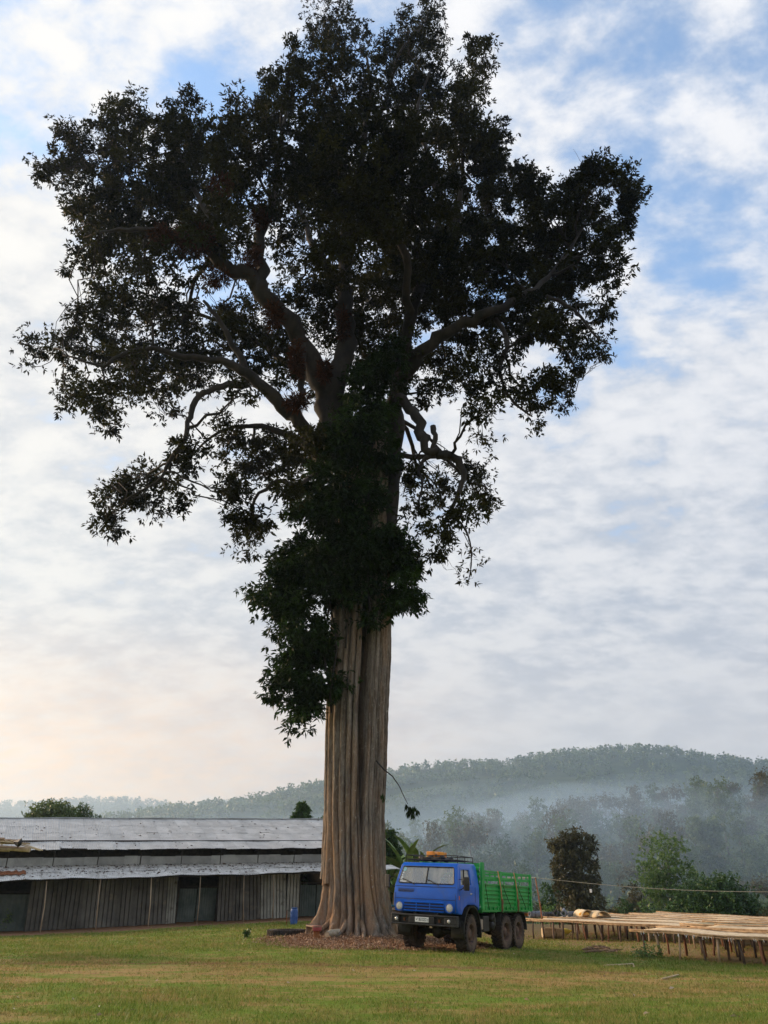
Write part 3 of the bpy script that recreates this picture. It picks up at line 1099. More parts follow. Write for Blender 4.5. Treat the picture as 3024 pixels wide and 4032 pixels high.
def add_lobe(u, v, ru, rv, dens, dyy, acc, L=.30, ratio=.36, droop=.25, k=7, per_m2=38.0, twigs=True):
    c = PD(u, v, TY + dyy)
    rx = (PD(u + ru, v, TY + dyy) - c)[0]
    rz = abs((PD(u, v - rv, TY + dyy) - PD(u, v + rv, TY + dyy))[2]) / 2
    # pixels higher up span more height than their distance across the view; keep the lobe round in depth
    ry = .6 * (rx + rz * .7)
    area = math.pi * rx * rz
    n = int(area * per_m2 * dens)
    m = max(4, int(area * 1.3))
    cc, dd = ellipsoid_points(c, (rx * .93, ry, rz * .93), m, .1)
    cr = .22 + .30 * rng.random((m, 1))
    pick = rng.integers(0, m, n)
    wclump = cr[pick]
    pc = cc[pick] + rng.normal(size=(n, 3)) * wclump * np.array([.85, .85, .6])
    ax = unit_rows(pc - c)
    tcl = np.clip(rng.normal(.42, .24, m), 0, 1)
    lobe_t = rng.normal(0, .16)
    acc.append(rosettes(pc - OFF, ax, k, L, ratio, droop, tint=np.clip(tcl[pick] + lobe_t, 0, 1)))
    if twigs:
        cl = local(c)
        dist = np.linalg.norm(NODES - cl, axis=1) - LROOT * 1.5
        j = int(np.argmin(dist))
        a = NODES[j]
        r0 = float(min(LROOT[j] * .7, .05 + .018 * np.linalg.norm(a - cl)))
        main = limb(tw, a, cl, r0, r0 * .4, 6, 6, .11, .03)
        for q in range(int(min(9, m) * min(1, dens * 1.1))):
            s_ = main[int(rng.integers(2, 7))]
            e_ = local(cc[q])
            sub = limb(tw, s_, e_, r0 * .38, .016, 5, 5, .09)
            for w_ in range(2):
                st = sub[int(rng.integers(1, 5))]
                limb(tw, st, e_ + rng.normal(size=3) * .4, .02, .007, 3, 4, .13)


def unit_rows(v):
    return v / (np.linalg.norm(v, axis=1, keepdims=True) + 1e-9)


for row in LOBES.replace('\n', '|').split('|'):
    u, v, ru, rv, de = map(float, row.split())
    cu = 740
    half = 620 if 280 < v < 900 else 380
    e = max(0, 1 - ((u - cu) / half) ** 2) ** .36
    dyy = float(rng.uniform(-1, 1)) * 7.0 * e
    if (u, v) in ((740, 400), (870, 390), (690, 330), (830, 310)):
        dyy = -8.0
    add_lobe(u, v, ru, rv, de, dyy, parts)
for row in BACKL.split('|'):
    u, v, ru, rv, de = map(float, row.split())
    add_lobe(u, v, ru, rv, de * .75, float(rng.uniform(4, 9)), parts)
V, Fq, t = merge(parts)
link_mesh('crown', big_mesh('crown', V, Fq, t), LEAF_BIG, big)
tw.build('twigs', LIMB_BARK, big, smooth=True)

# reddish dry ferns growing along the big left limb
parts = []
for (u, v, ru, rv, dyy, n) in ((420, 520, 52, 26, -5.4, 420), (350, 510, 30, 16, -5.4, 160), (565, 470, 24, 22, -3.2, 260), (545, 560, 16, 36, -3.9, 160), (640, 780, 14, 50, -3, 220), (640, 868, 26, 14, -3.2, 160), (480, 400, 26, 20, -5.4, 110),
                               (590, 680, 22, 30, -3.6, 140), (740, 700, 12, 40, -.6, 120), (700, 800, 14, 26, -2, 120), (470, 600, 30, 20, -4.8, 130)):
    c = PD(u, v, TY + dyy)
    rx = (PD(u + ru, v, TY + dyy) - c)[0]
    rz = abs((PD(u, v - rv, TY + dyy) - PD(u, v + rv, TY + dyy))[2]) / 2
    pc, dd = ellipsoid_points(c, (rx, rx * .6, rz), n, .05)
    parts.append(rosettes(pc - OFF, dd + np.array([0, 0, .3]), 5, .38, .14, .25, tint=rng.random(n)))
V, Fq, t = merge(parts)
link_mesh('dry_ferns', big_mesh('dry_ferns', V, Fq, t), FERN_RED, big)

# sprouting shoot that hangs out from the trunk
sh = MB()
sp_pts = [local(P(u, v, 34.4 + dd)) for u, v, dd in ((1482, 2996, .3), (1512, 3030, -.1), (1545, 3056, -.3), (1572, 3095, -.4), (1590, 3135, -.4), (1605, 3165, -.4))]
sh.tube(sp_pts, [.035, .03, .025, .02, .017, .012], 6)
shoot = sh.build('shoot', LIMB_BARK, big, smooth=True)
c = np.array([local(P(u, v, 34.0)) for u, v in ((1600, 3165), (1612, 3175), (1622, 3185), (1632, 3175), (1608, 3195), (1626, 3200), (1640, 3192), (1615, 3180))])
V, Fq, t = rosettes(np.repeat(c, 2, 0), np.tile([0, 0, -.6], (len(c) * 2, 1)), 6, .26, .28, .9, .6, tint=np.full(len(c) * 2, .4))
link_mesh('leaf_tuft', big_mesh('leaf_tuft', V, Fq, t), LEAF_VINE, shoot)
c = np.array([local(P(u, v, 34.2)) for u, v in ((1508, 3130), (1512, 3140), (1504, 3122), (1510, 3134))])
V, Fq, t = rosettes(c, np.tile([0, 0, -.6], (4, 1)), 5, .24, .28, .9, .6, tint=np.full(4, .5))
link_mesh('leaf_tuft', big_mesh('leaf_tuft', V, Fq, t), LEAF_VINE, big)

# climbing vine wrapped round the upper trunk
VINE = """790 860 76 70 1|775 930 84 66 1|760 985 100 70 1.1|735 1050 92 70 1.1|790 1060 46 60 .9|720 1120 92 66 1.1|780 1130 70 60 1|700 1190 116 66 1.1|780 1195 96 66 1.1|850 1180 30 50 .8|640 1235 84 52 1|600 1250 60 40 .9|562 1278 30 28 .8|700 1260 90 60 1.1|866 1240 50 74 1|840 1300 38 52 .9|780 1280 50 56 .9|668 1330 74 66 1.1|625 1330 46 50 .8|650 1400 66 66 1.1|630 1440 46 66 1|655 1490 62 56 1.1|645 1545 46 42 1|652 1580 24 18 .6|700 1480 32 44 .9|690 1420 36 46 .9|612 1500 30 46 .8|800 1345 26 30 .7|884 1215 34 46 .9|872 1290 36 50 .9|590 1300 46 38 .9|850 760 40 60 .6|820 820 60 60 .8"""
vine = empty('climbing_vine', (TREE[0] - .6, TREE[1] - 1.6, float(H(TREE[0] - .6, TREE[1] - 1.6))), 0,
             'dense dark green climbing vine wrapped round the trunk below the crown', 'vine')
VO = np.array(vine.location) - OFF
parts = []
for row in VINE.split('|'):
    u, v, ru, rv, de = map(float, row.split())
    add_lobe(u, v, ru, rv, de, float(rng.uniform(-2.0, -1.0)), parts, L=.31, ratio=.34, droop=.55, k=7, per_m2=56.0, twigs=False)
V, Fq, t = merge(parts)
link_mesh('foliage', big_mesh('foliage', V - VO, Fq, t), LEAF_VINE, vine)
vs = MB()
for (u0, v0) in ((720, 1540), (706, 1480), (742, 1400), (800, 1350)):
    pts = [PD(u0 + 8 * math.sin(i * 1.3 + u0), v0 - i * 45, TY - 1.75) for i in range(10)]
    vs.tube([np.asarray(p) - np.array(vine.location) for p in pts], [.05] * 10, 6)
vs.build('stem', LIMB_BARK, vine, smooth=True)

# ------------------------------------------------------------------ the long shed
ROOF_M = pmat('galvanised_roof', (.48, .465, .435), (.62, .60, .565), 1.3, .6, metal=.05, rnd=.10, coord='Position', c3=(.38, .36, .33), s3=.9, t3=(.60, .85), spec=.5)
LOW_M = pmat('galvanised_low_roof', (.54, .52, .48), (.74, .72, .67), 1.8, .6, metal=.05, rnd=.08, coord='Position', c3=(.24, .20, .16), s3=2.6, t3=(.58, .70))
CLER_M = pmat('galvanised_wall', (.22, .23, .23), (.32, .33, .325), 1.1, .5, metal=.2, rnd=.12, coord='Position')
WALL_M = pmat('old_sheet_wall', (.08, .079, .072), (.155, .152, .138), .9, .65, metal=.1, rnd=.22, coord='Position', c3=(.20, .17, .13), s3=1.7, t3=(.58, .72))
WALLB_M = pmat('pale_sheet_wall', (.22, .23, .205), (.34, .35, .315), .9, .6, metal=.1, rnd=.10, coord='Position', c3=(.13, .12, .10), s3=2.0, t3=(.60, .72))
GATE_M = pmat('green_grey_gate', (.05, .075, .07), (.095, .12, .115), 1.5, .6, metal=.2, coord='Position', rnd=.1)
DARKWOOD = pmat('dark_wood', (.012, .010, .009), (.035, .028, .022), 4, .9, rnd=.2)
POLE_M = pmat('pole_wood', (.30, .22, .15), (.46, .37, .27), 5, .85, rnd=.3, stretch=(1, 1, .2))
RUST = pmat('rusty_iron', (.12, .035, .012), (.26, .09, .03), 3, .9, coord='Position')


def on_plane(u, v, d):
    """pixel -> (s along shed, z) on the vertical plane d metres in front of the wall line"""
    r = ray(u, v)
    q = L0 + SN * d
    t = np.dot(q[:2] - 0, SN[:2]) / np.dot(r[:2], SN[:2])
    p = np.array([0, 0, CAMZ]) + r * t
    return float(np.dot(p[:2] - L0[:2], SE[:2])), float(p[2])


def line_z(a, b, d):
    s0, z0 = on_plane(*a, d)
    s1, z1 = on_plane(*b, d)
    return lambda s: z0 + (z1 - z0) * (s - s0) / (s1 - s0)


D_RIDGE, D_EAVE, D_LOW_TOP, D_LOW = -6.2, .55, .05, 2.5
z_ridge = line_z((0, 3225), (1268, 3229), D_RIDGE)
z_eave = line_z((0, 3346), (1268, 3340), D_EAVE)
z_ct = line_z((0, 3379), (1262, 3363), 0)
z_cb = line_z((0, 3416), (1265, 3397), D_LOW_TOP)
z_low = line_z((0, 3468), (1262, 3433), D_LOW)


def S(s, d, z):
    p = L0 + SE * s + SN * d
    return np.array([p[0], p[1], z])


s_left = -7.0
s_end = on_plane(1440, 3340, D_EAVE)[0]
s_low_end = on_plane(1572, 3425, D_LOW)[0]
shed = empty('long_shed', S(8, 0, float(H(*S(8, 0, 0)[:2]))), 0, 'long low shed with grey corrugated iron roof and lean-to behind the great tree', 'shed')
SO = np.array(shed.location)


def corr_mesh(name, width, waves, amp, trapezoid=False):
    """unit-length corrugated sheet: x 0..width, y 0..1"""
    pts = []
    if trapezoid:
        for k in range(waves):
            x0 = k * width / waves
            w = width / waves
            pts += [(x0, 0), (x0 + w * .74, 0), (x0 + w * .76, -amp), (x0 + w * .95, -amp)]
        pts.append((width, 0))
    else:
        n = waves * 4
        pts = [(width * i / n, amp * math.sin(2 * math.pi * waves * i / n)) for i in range(n + 1)]
    vs, fs = [], []
    for x, z in pts:
        vs += [(x, 0, z), (x, 1, z)]
    for i in range(len(pts) - 1):
        fs.append((2 * i, 2 * i + 2, 2 * i + 3, 2 * i + 1))
    me = bpy.data.meshes.new(name)
    me.from_pydata(vs, [], fs)
    if not trapezoid:
        me.polygons.foreach_set('use_smooth', [True] * len(me.polygons))
    return me


SW = .80
me_roof = corr_mesh('roof_sheet', SW * 1.04, 8, .016)
me_roof.materials.append(ROOF_M)
me_low = corr_mesh('lean_to_sheet', SW * 1.04, 8, .016)
me_low.materials.append(LOW_M)
me_cler = corr_mesh('wall_sheet', SW * 1.02, 9, .012)
me_cler.materials.append(CLER_M)
me_wall = corr_mesh('wall_sheet', 1.0, 4, .13, True)
me_wall.materials.append(WALL_M)
me_wallb = corr_mesh('wall_sheet', 1.0, 4, .13, True)
me_wallb.materials.append(WALLB_M)
me_gate = corr_mesh('gate_sheet', 1.0, 8, .018)
me_gate.materials.append(GATE_M)


def sheet(name, me, a, b, c, parent, lift=0.0, sx=1.0):
    """a lower-left, b lower-right, c upper-left, world points"""
    a, b, c = (np.asarray(p, float) for p in (a, b, c))
    ex = unit(b - a)
    ey = c - a
    ey = ey - ex * np.dot(ey, ex) * 0
    ez = unit(np.cross(ex, ey))
    M = Matrix.Identity(4)
    eyl = np.linalg.norm(ey)
    eyu = unit(np.cross(ez, ex))
    o = bpy.data.objects.new(name, me)
    C.objects.link(o)
    o.parent = parent
    org = a + ez * lift - np.array(parent_world(parent))
    for r in range(3):
        M[r][0] = ex[r] * sx
        M[r][1] = eyu[r] * eyl
        M[r][2] = ez[r]
        M[r][3] = org[r]
    o.matrix_local = M
    return o


def parent_world(p):
    v = Vector((0, 0, 0))
    while p is not None:
        v = v + p.location
        p = p.parent
    return v


def wave(s, k):
    return .035 * math.sin(s * .83 + k) + .03 * math.sin(s * 2.1 + 2.3 * k)


# roof frame (purlins, trusses) carries the roof sheets
rf = MB()
for s in np.arange(s_left, s_end + .1, 2.6):
    a, b = S(s, .1, z_eave(s) - .06) - SO, S(s, D_RIDGE, z_ridge(s) - .14) - SO
    rf.tube([a, b], .05, 4)
    rf.tube([S(s, .1, z_eave(s) - .1) - SO, S(s, D_RIDGE * 2, z_eave(s) - .1) - SO], .05, 4)
    rf.tube([S(s, 0, z_ct(s) - 1.3) - SO, S(s, 0, z_eave(s) - .05) - SO], .045, 5)
    rf.tube([b, S(s, D_RIDGE * 2 - .5, z_eave(s) - .06) - SO], .05, 4)
for f in (.03, .35, .68, .98):
    pts = [S(s, .5 + (D_RIDGE - .5) * f, z_eave(s) - .06 + (z_ridge(s) - z_eave(s) - .05) * f) - SO for s in (s_left, s_end)]
    rf.tube(pts, .045, 4)
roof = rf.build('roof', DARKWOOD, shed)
cols = int((s_end - s_left) / SW)
rows = 4
for r in range(rows):
    for k in range(cols):
        s0 = s_left + k * SW
        f0, f1 = r / rows - (.012 if r else 0), (r + 1) / rows

        def rp(s, f):
            d = D_EAVE + (D_RIDGE - D_EAVE) * f
            z = z_eave(s) + (z_ridge(s) - z_eave(s)) * f
            return S(s, d, z + wave(s, 0) * (1 - f) * .6 + .012 * (f == f1 and r < rows - 1) * 0)
        j = rng.normal() * .012
        sheet('roof_sheet', me_roof, rp(s0, f0 + j), rp(s0 + SW, f0 + j), rp(s0, f1), roof, .008 + .005 * (k % 2) + .005 * r)
# back slope, one sheet run, and the ridge cap
bk = MB()
bk.add([S(s_left, D_RIDGE, z_ridge(s_left) - .03) - SO, S(s_end, D_RIDGE, z_ridge(s_end) - .03) - SO,
        S(s_end, D_RIDGE * 2 - .5, z_eave(s_end)) - SO, S(s_left, D_RIDGE * 2 - .5, z_eave(s_left)) - SO], [(0, 1, 2, 3)])
bk.build('back_slope', ROOF_M, shed)
rc = MB()
rp_ = [S(s, D_RIDGE, z_ridge(s) + .05 + .02 * math.sin(s)) - SO for s in np.linspace(s_left, s_end, 40)]
rc.tube(rp_, .07, 6)
rc.build('ridge_cap', CLER_M, shed)
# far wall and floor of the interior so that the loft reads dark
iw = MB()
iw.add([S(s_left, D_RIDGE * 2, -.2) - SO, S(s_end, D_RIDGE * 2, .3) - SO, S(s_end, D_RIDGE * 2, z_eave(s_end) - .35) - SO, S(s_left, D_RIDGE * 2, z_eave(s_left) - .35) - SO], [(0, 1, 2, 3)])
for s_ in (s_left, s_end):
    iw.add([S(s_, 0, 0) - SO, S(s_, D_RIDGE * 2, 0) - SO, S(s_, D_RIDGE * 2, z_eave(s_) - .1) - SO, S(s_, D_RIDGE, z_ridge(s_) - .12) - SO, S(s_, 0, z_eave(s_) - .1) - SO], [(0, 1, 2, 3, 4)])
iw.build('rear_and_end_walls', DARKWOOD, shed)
lw = MB()  # added near-black sheet standing in for the shade inside the eave gap
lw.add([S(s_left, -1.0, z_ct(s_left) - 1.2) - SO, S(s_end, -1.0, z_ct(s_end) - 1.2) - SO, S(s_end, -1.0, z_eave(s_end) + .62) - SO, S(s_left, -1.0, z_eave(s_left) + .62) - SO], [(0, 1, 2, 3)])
lw.build('dark_gap_backing', DARKWOOD, shed)
# clerestory strip
cl = MB()
cl.tube([S(s_left, -.04, z_ct(s_left) - .05) - SO, S(s_end, -.04, z_ct(s_end) - .05) - SO], .04, 4)
clo = cl.build('clerestory', DARKWOOD, shed)
for k in range(cols):
    s0 = s_left + k * SW
    w0 = rng.normal() * .008
    sheet('wall_sheet', me_cler, S(s0, .02, z_cb(s0) - .05), S(s0 + SW, .02, z_cb(s0 + SW) - .05), S(s0, .02, z_ct(s0) + w0 + wave(s0, 4) * .5), clo, .004 * (k % 2))
# lean-to roof
lf = MB()
for f in (.05, .55, .97):
    lf.tube([S(s, D_LOW + (D_LOW_TOP - D_LOW) * f, z_low(s) - .06 + (z_cb(s) - z_low(s)) * f) - SO for s in (s_left, s_low_end - 1.2)], .04, 4)
lean = lf.build('lean_to_roof', DARKWOOD, shed)
lcols = int((s_low_end - s_left) / SW) + 1
for r in range(2):
    for k in range(lcols):
        s0 = s_left + k * SW
        f0, f1 = (0, .53) if r == 0 else (.5, 1.0)
        if s0 > s_end - .2 and r == 1:
            continue

        def lp(s, f):
            return S(s, D_LOW + (D_LOW_TOP - D_LOW) * f, z_low(s) + (z_cb(s) - z_low(s)) * f + wave(s, 7 + r) * (1 - f))
        sheet('lean_to_sheet', me_low, lp(s0, f0), lp(s0 + SW, f0), lp(s0, f1), lean, .004 + .006 * (k % 2) + .014 * r)
# hip sheet closing the lean-to's end
hp = MB()
hp.add([S(s_end, D_LOW_TOP, z_cb(s_end)) - SO, S(s_low_end + SW * .6, D_LOW, z_low(s_low_end) - .01) - SO, S(s_end, D_LOW - 1.2, z_low(s_end) + .35) - SO], [(0, 1, 2)])
hp.build('hip_sheet', LOW_M, shed)


# wall bays: (u0, u1, kind) read at mid height
def s_at(u):
    return on_plane(u, 3560, 0)[0]


bays = [(-260, 118, 'open'), (118, 660, 'old'), (660, 698, 'pale'), (698, 860, 'gate'), (860, 1030, 'old'), (1030, 1178, 'pale'), (1178, 1330, 'gate'), (1330, 1460, 'old')]
wl = MB()
wl.tube([S(s_left, -.1, z_cb(s_left) - .5) - SO, S(s_end, -.1, z_cb(s_end) - .5) - SO], .05, 4)
wall = wl.build('front_wall', DARKWOOD, shed)


def hz_at(s, d=0.0):
    p = S(s, d, 0)
    return float(H(p[0], p[1]))


for u0, u1, kind in bays:
    a, b = s_at(u0), s_at(u1)
    if kind in ('old', 'pale'):
        n = max(1, int(round((b - a) / 1.0)))
        for k in range(n):
            s0 = a + (b - a) * k / n
            s1 = a + (b - a) * (k + 1) / n
            o = sheet('wall_sheet', me_wall if kind == 'old' else me_wallb, S(s0, .01, hz_at(s0) + .0 + .03 * rng.random()), S(s1, .01, hz_at(s1) + .03), S(s0, .01, z_cb(s0) - .1), wall, .005 * (k % 2), (s1 - s0) * 1.03)
    else:
        for k in range(2):
            s0 = a + (b - a) * k / 2
            s1 = a + (b - a) * (k + 1) / 2
            top = hz_at(s0) + 2.0
            o = sheet('gate_sheet', me_gate, S(s0 + .03, -.55, hz_at(s0) + .08), S(s1 - .03, -.55, hz_at(s0) + .08), S(s0 + .03, -.55, top), wall, 0, s1 - s0 - .06)
        jb = MB()
        for sj in (a, b):
            jb.box(S(sj, -.28, hz_at(sj) + 1.25) - SO, (.1, .56, 2.5), Matrix.Rotation(math.atan2(SE[1], SE[0]), 3, 'Z'))
        jb.box(S((a + b) / 2, -.28, hz_at(a) + 2.12) - SO, (b - a - .1, .06, .1), Matrix.Rotation(math.atan2(SE[1], SE[0]), 3, 'Z'))
        jb.build('gate_frame', DARKWOOD, shed)
# lean-to posts
for i, (ut, vt, ub) in enumerate(((184, 3470, 160), (396, 3464, 377), (596, 3458, 582), (790, 3450, 773), (961, 3445, 956), (1078, 3440, 1069))):
    st, _ = on_plane(ut, vt, D_LOW - .25)
    sb, _ = on_plane(ub, 3660, D_LOW - .25)
    b0 = S(sb, D_LOW - .25, hz_at(sb, D_LOW - .25) - .1) - SO
    t0 = S(st, D_LOW - .25, z_low(st) - .02) - SO
    mid = (b0 + t0) / 2 + np.array([rng.normal() * .03, 0, 0])
    MB().tube([b0, mid, t0], [.035, .032, .03], 7).build('post', POLE_M, shed, smooth=True)

# dry leaves caught on the two roofs
V, Fl, Tl = [], [], []
n = 1500
ss = s_left + rng.random(n) * (s_end - s_left)
pts = []
for i in range(n):
    if i < 260:
        f = rng.random()
        d = D_EAVE + (D_RIDGE - D_EAVE) * f
        z = z_eave(ss[i]) + (z_ridge(ss[i]) - z_eave(ss[i])) * f
    else:
        f = 1 - rng.random() ** 1.8 * .9
        d = D_LOW + (D_LOW_TOP - D_LOW) * f
        z = z_low(ss[i]) + (z_cb(ss[i]) - z_low(ss[i])) * f
    pts.append(S(ss[i], d, z + .055))
pts = np.array(pts) - SO
dd = rand_unit(n) * np.array([1, 1, .12])
dd = unit_rows(dd)
ll = .10 + .16 * rng.random(n) ** 2
V, Fq = leaf_quads(pts, dd, ll, ll * .45, .1)
LITTER = leafmat('dry_leaf', (.045, .024, .014), (.26, .15, .08), .8, .1, .1)
o = link_mesh('roof_litter', big_mesh('roof_litter', V, Fq, np.repeat(rng.random(n) * .45, 4)), LITTER, shed)
tag(o, kind='stuff')
# rust patch on the lean-to near its left end
s_r = on_plane(28, 3440, 1.3)[0]
rp2 = MB()
G = []
for i in range(7):
    row = []
    for j in range(16):
        s = s_r - 1.0 + 2.0 * j / 15
        f = .32 + .30 * i / 6 + .05 * math.sin(j * 1.9)
        row.append(S(s, D_LOW + (D_LOW_TOP - D_LOW) * f, z_low(s) + (z_cb(s) - z_low(s)) * f + .07 + .016 * math.sin(j * 2.4)) - SO)
    G.append(row)
rp2.grid(G)
rp2.build('rusty_patch_sheet', RUST, shed)

# ------------------------------------------------------------------ neighbouring shelter whose roof corner juts in at the left
SX = empty('old_shelter', (-17.2, 30.5, float(H(-17.2, 30.5))), 0, 'ragged board and pole roof corner with a black flap before the long shed', 'shelter')
XO = np.array(SX.location)


def SP(u, v, Yd):
    return P(u, v, Yd) - XO


BOARD = pmat('weathered_board', (.20, .13, .085), (.36, .26, .18), 3, .85, rnd=.3, stretch=(.3, 1, 1))
TARP = pmat('black_sheet', (.012, .013, .016), (.03, .032, .036), 4, .6, bump=.02)
for i, (u0, v0, u1, v1, y0, y1, w) in enumerate(((-420, 3290, 62, 3318, 30.0, 30.2, .26), (-420, 3300, 115, 3321, 30.5, 30.6, .22), (-420, 3318, 70, 3338, 29.7, 29.8, .24), (-420, 3318, 118, 3342, 30.3, 30.2, .16))):
    a, b = SP(u0, v0, y0), SP(u1, v1, y1)
    e = unit(b - a)
    M = Matrix((e, unit(np.cross((0, 0, 1), e)), np.cross(e, unit(np.cross((0, 0, 1), e))))).transposed()
    MB().box((a + b) / 2, (np.linalg.norm(b - a), w, .05), M).build('board', BOARD, SX, bevel=.008)
for (u0, v0, u1, v1) in ((-420, 3316, 118, 3346), (-420, 3326, 38, 3345)):
    MB().tube([SP(u0, v0, 30.1), SP((u0 + u1) / 2, (v0 + v1) / 2 - 4, 30.1), SP(u1, v1, 30.1)], [.09, .09, .085], 10).build('pole', POLE_M, SX, smooth=True, sharp=60)
for (u0, v0, u1, v1) in ((20, 3310, 160, 3349), (40, 3308, 168, 3348), (-30, 3300, 9, 3327), (-10, 3312, 118, 3324)):
    MB().tube([SP(u0, v0, 30.05), SP(u1, v1, 29.9)], .018, 6).build('bamboo_stick', pmat('bamboo', (.42, .31, .17), (.58, .46, .28), 4, .6, rnd=.15), SX)
fl = MB()
fl.add([SP(50, 3314, 30.0), SP(86, 3300, 29.8), (SP(88, 3312, 29.75)), SP(84, 3328, 29.75), SP(70, 3336, 29.85), SP(58, 3324, 30.0), SP(70, 3316, 29.6)],
       [(0, 1, 6), (1, 2, 6), (2, 3, 6), (3, 4, 6), (4, 5, 6), (5, 0, 6)])
o = fl.build('black_flap', TARP, SX)
so = o.modifiers.new('solid', 'SOLIDIFY')
so.thickness = .012
for (x, y) in ((-16.4, 29.6), (-19.6, 29.6), (-16.4, 31.6), (-19.6, 31.6)):
    MB().tube([np.array([x, y, float(H(x, y)) - .1]) - XO, np.array([x, y, 3.66]) - XO], [.08, .065], 8).build('post', POLE_M, SX, smooth=True)
th = MB()
for (y0) in np.arange(29.2, 32.2, .16):
    th.tube([np.array([-21.0, y0, 3.78 + rng.normal() * .02]) - XO, np.array([-14.9 + rng.random() * .7, y0, 3.74 + rng.normal() * .03]) - XO], .045, 5)
th.build('roof_poles', BOARD, SX)
tag(bpy.data.objects[SX.children[-1].name], kind='stuff')

# ------------------------------------------------------------------ the truck
BLUE = pmat('blue_paint', (.002, .10, .52), (.004, .12, .60), 1.2, .36, coat=.35, spec=.35, c3=(.07, .11, .25), s3=1.6, t3=(.52, .85))
GREEN = pmat('green_paint', (.012, .27, .05), (.028, .36, .075), 1.5, .42, spec=.45, c3=(.07, .12, .04), s3=2.4, t3=(.55, .85))
BLACKP = pmat('black_steel', (.012, .012, .013), (.035, .033, .03), 3, .55, c3=(.07, .055, .04), s3=3, t3=(.58, .8))
RUBBER = pmat('tyre_rubber', (.018, .016, .015), (.05, .038, .03), 3, .9, c3=(.12, .075, .05), s3=2.2, t3=(.5, .8))
SIDEW = pmat('dusty_sidewall', (.06, .042, .032), (.13, .088, .062), 3, .92)
RIM = pmat('dusty_rim', (.06, .038, .028), (.15, .085, .055), 6, .8, c3=(.03, .025, .022), s3=6)
CHROME = pmat('lamp_reflector', (.75, .74, .70), (.9, .9, .86), 4, .12, metal=.9)
LENS = pmat('lamp_glass', (.42, .41, .38), (.58, .57, .53), 14, .12, spec=.8)
ORANGE_L = pmat('orange_lens', (.55, .12, .02), (.65, .18, .03), 6, .3)
WHITE = pmat('white_plate', (.72, .72, .69), (.8, .8, .77), 8, .4)
INKB = pmat('black_print', (.02, .02, .02), (.04, .04, .04), 8, .5)
GREYP = pmat('grey_print', (.35, .35, .33), (.42, .42, .4), 8, .5)
INT = pmat('cab_trim', (.10, .085, .065), (.20, .17, .13), 5, .9)
SEATM = pmat('seat_cloth', (.06, .045, .04), (.12, .09, .07), 9, .95)
PAPER = pmat('paper', (.75, .75, .72), (.85, .85, .82), 9, .8)
STICKER = pmat('sticker', (.30, .62, .66), (.55, .75, .76), 12, .5)
JERRY = pmat('orange_plastic', (.62, .20, .02), (.75, .30, .04), 3, .45)
ROPE = pmat('orange_strap', (.50, .22, .10), (.65, .34, .18), 8, .8)
CABLE = pmat('dark_cable', (.03, .02, .015), (.07, .045, .03), 9, .8)
glass = bpy.data.materials.new('window_glass')
glass.use_nodes = True
T = NT(glass.node_tree)
nt = glass.node_tree
nt.nodes.remove(nt.nodes['Principled BSDF'])
gl = T.n('ShaderNodeBsdfGlossy')
gl.inputs['Roughness'].default_value = .04
tp = T.n('ShaderNodeBsdfTransparent')
tp.inputs[0].default_value = (.82, .86, .84, 1)
df = T.n('ShaderNodeBsdfDiffuse')
df.inputs[0].default_value = (.62, .58, .50, 1)
fr = T.n('ShaderNodeFresnel')
fr.inputs[0].default_value = 1.65
m1 = T.n('ShaderNodeMixShader')
T.put(m1.inputs[0], T.math('ADD', T.math('MULTIPLY', fr.outputs[0], 1.3), .06, clamp=True))
T.put(m1.inputs[1], tp.outputs[0])
T.put(m1.inputs[2], gl.outputs[0])
m2 = T.n('ShaderNodeMixShader')
gco = T.n('ShaderNodeTexCoord')
T.put(m2.inputs[0], T.remap(T.noise(T.mapping(gco.outputs['Object'], sc=(1, 1, .45)), 2.2, 4, .6), .3, .68, .16, .52))
T.put(m2.inputs[1], m1.outputs[0])
T.put(m2.inputs[2], df.outputs[0])
T.put(nt.nodes['Material Output'].inputs[0], m2.outputs[0])

TH = math.radians(29.5)
fw = np.array([-math.sin(TH), -math.cos(TH)])
lf2 = np.array([math.cos(TH), -math.sin(TH)])
O2 = np.array([2.82, 29.5]) - lf2


def TG(x, y):
    p = O2 + fw * x + lf2 * y
    return np.array([p[0], p[1], float(H(p[0], p[1]))])


pF, pR = (TG(0, 1) + TG(0, -1)) / 2, (TG(-4, 1) + TG(-4, -1)) / 2
pL, pRt = (TG(0, 1) + TG(-4, 1)) / 2, (TG(0, -1) + TG(-4, -1)) / 2
ex = unit(pF - pR)
ey = unit((pL - pRt) - ex * np.dot(pL - pRt, ex))
ez = np.cross(ex, ey)
truck = empty('truck', (0, 0, 0), 0, 'blue cab six-wheel truck with green slatted cargo bed parked beside the great tree', 'truck')
Mt = Matrix.Identity(4)
tor = pF + ez * -.01
for r in range(3):
    Mt[r][0], Mt[r][1], Mt[r][2], Mt[r][3] = ex[r], ey[r], ez[r], tor[r]
truck.matrix_world = Mt

# --- cab shell with real window openings


def tmp_obj(mb, bev=0.0, seg=3):
    me = bpy.data.meshes.new('tmp')
    me.from_pydata(mb.v, [], mb.f)
    bm = bmesh.new()
    bm.from_mesh(me)
    bmesh.ops.recalc_face_normals(bm, faces=bm.faces)
    if bev:
        ed = [e for e in bm.edges if len(e.link_faces) == 2 and e.calc_face_angle(0) > .5]
        bmesh.ops.bevel(bm, geom=ed, offset=bev, segments=seg, affect='EDGES', profile=.6)
    bm.to_mesh(me)
    bm.free()
    o = bpy.data.objects.new('tmp', me)
    C.objects.link(o)
    return o


BELT = 2.03


def hw(z):
    return 1.22 if z <= BELT else 1.22 - .13 * (z - BELT) / .72


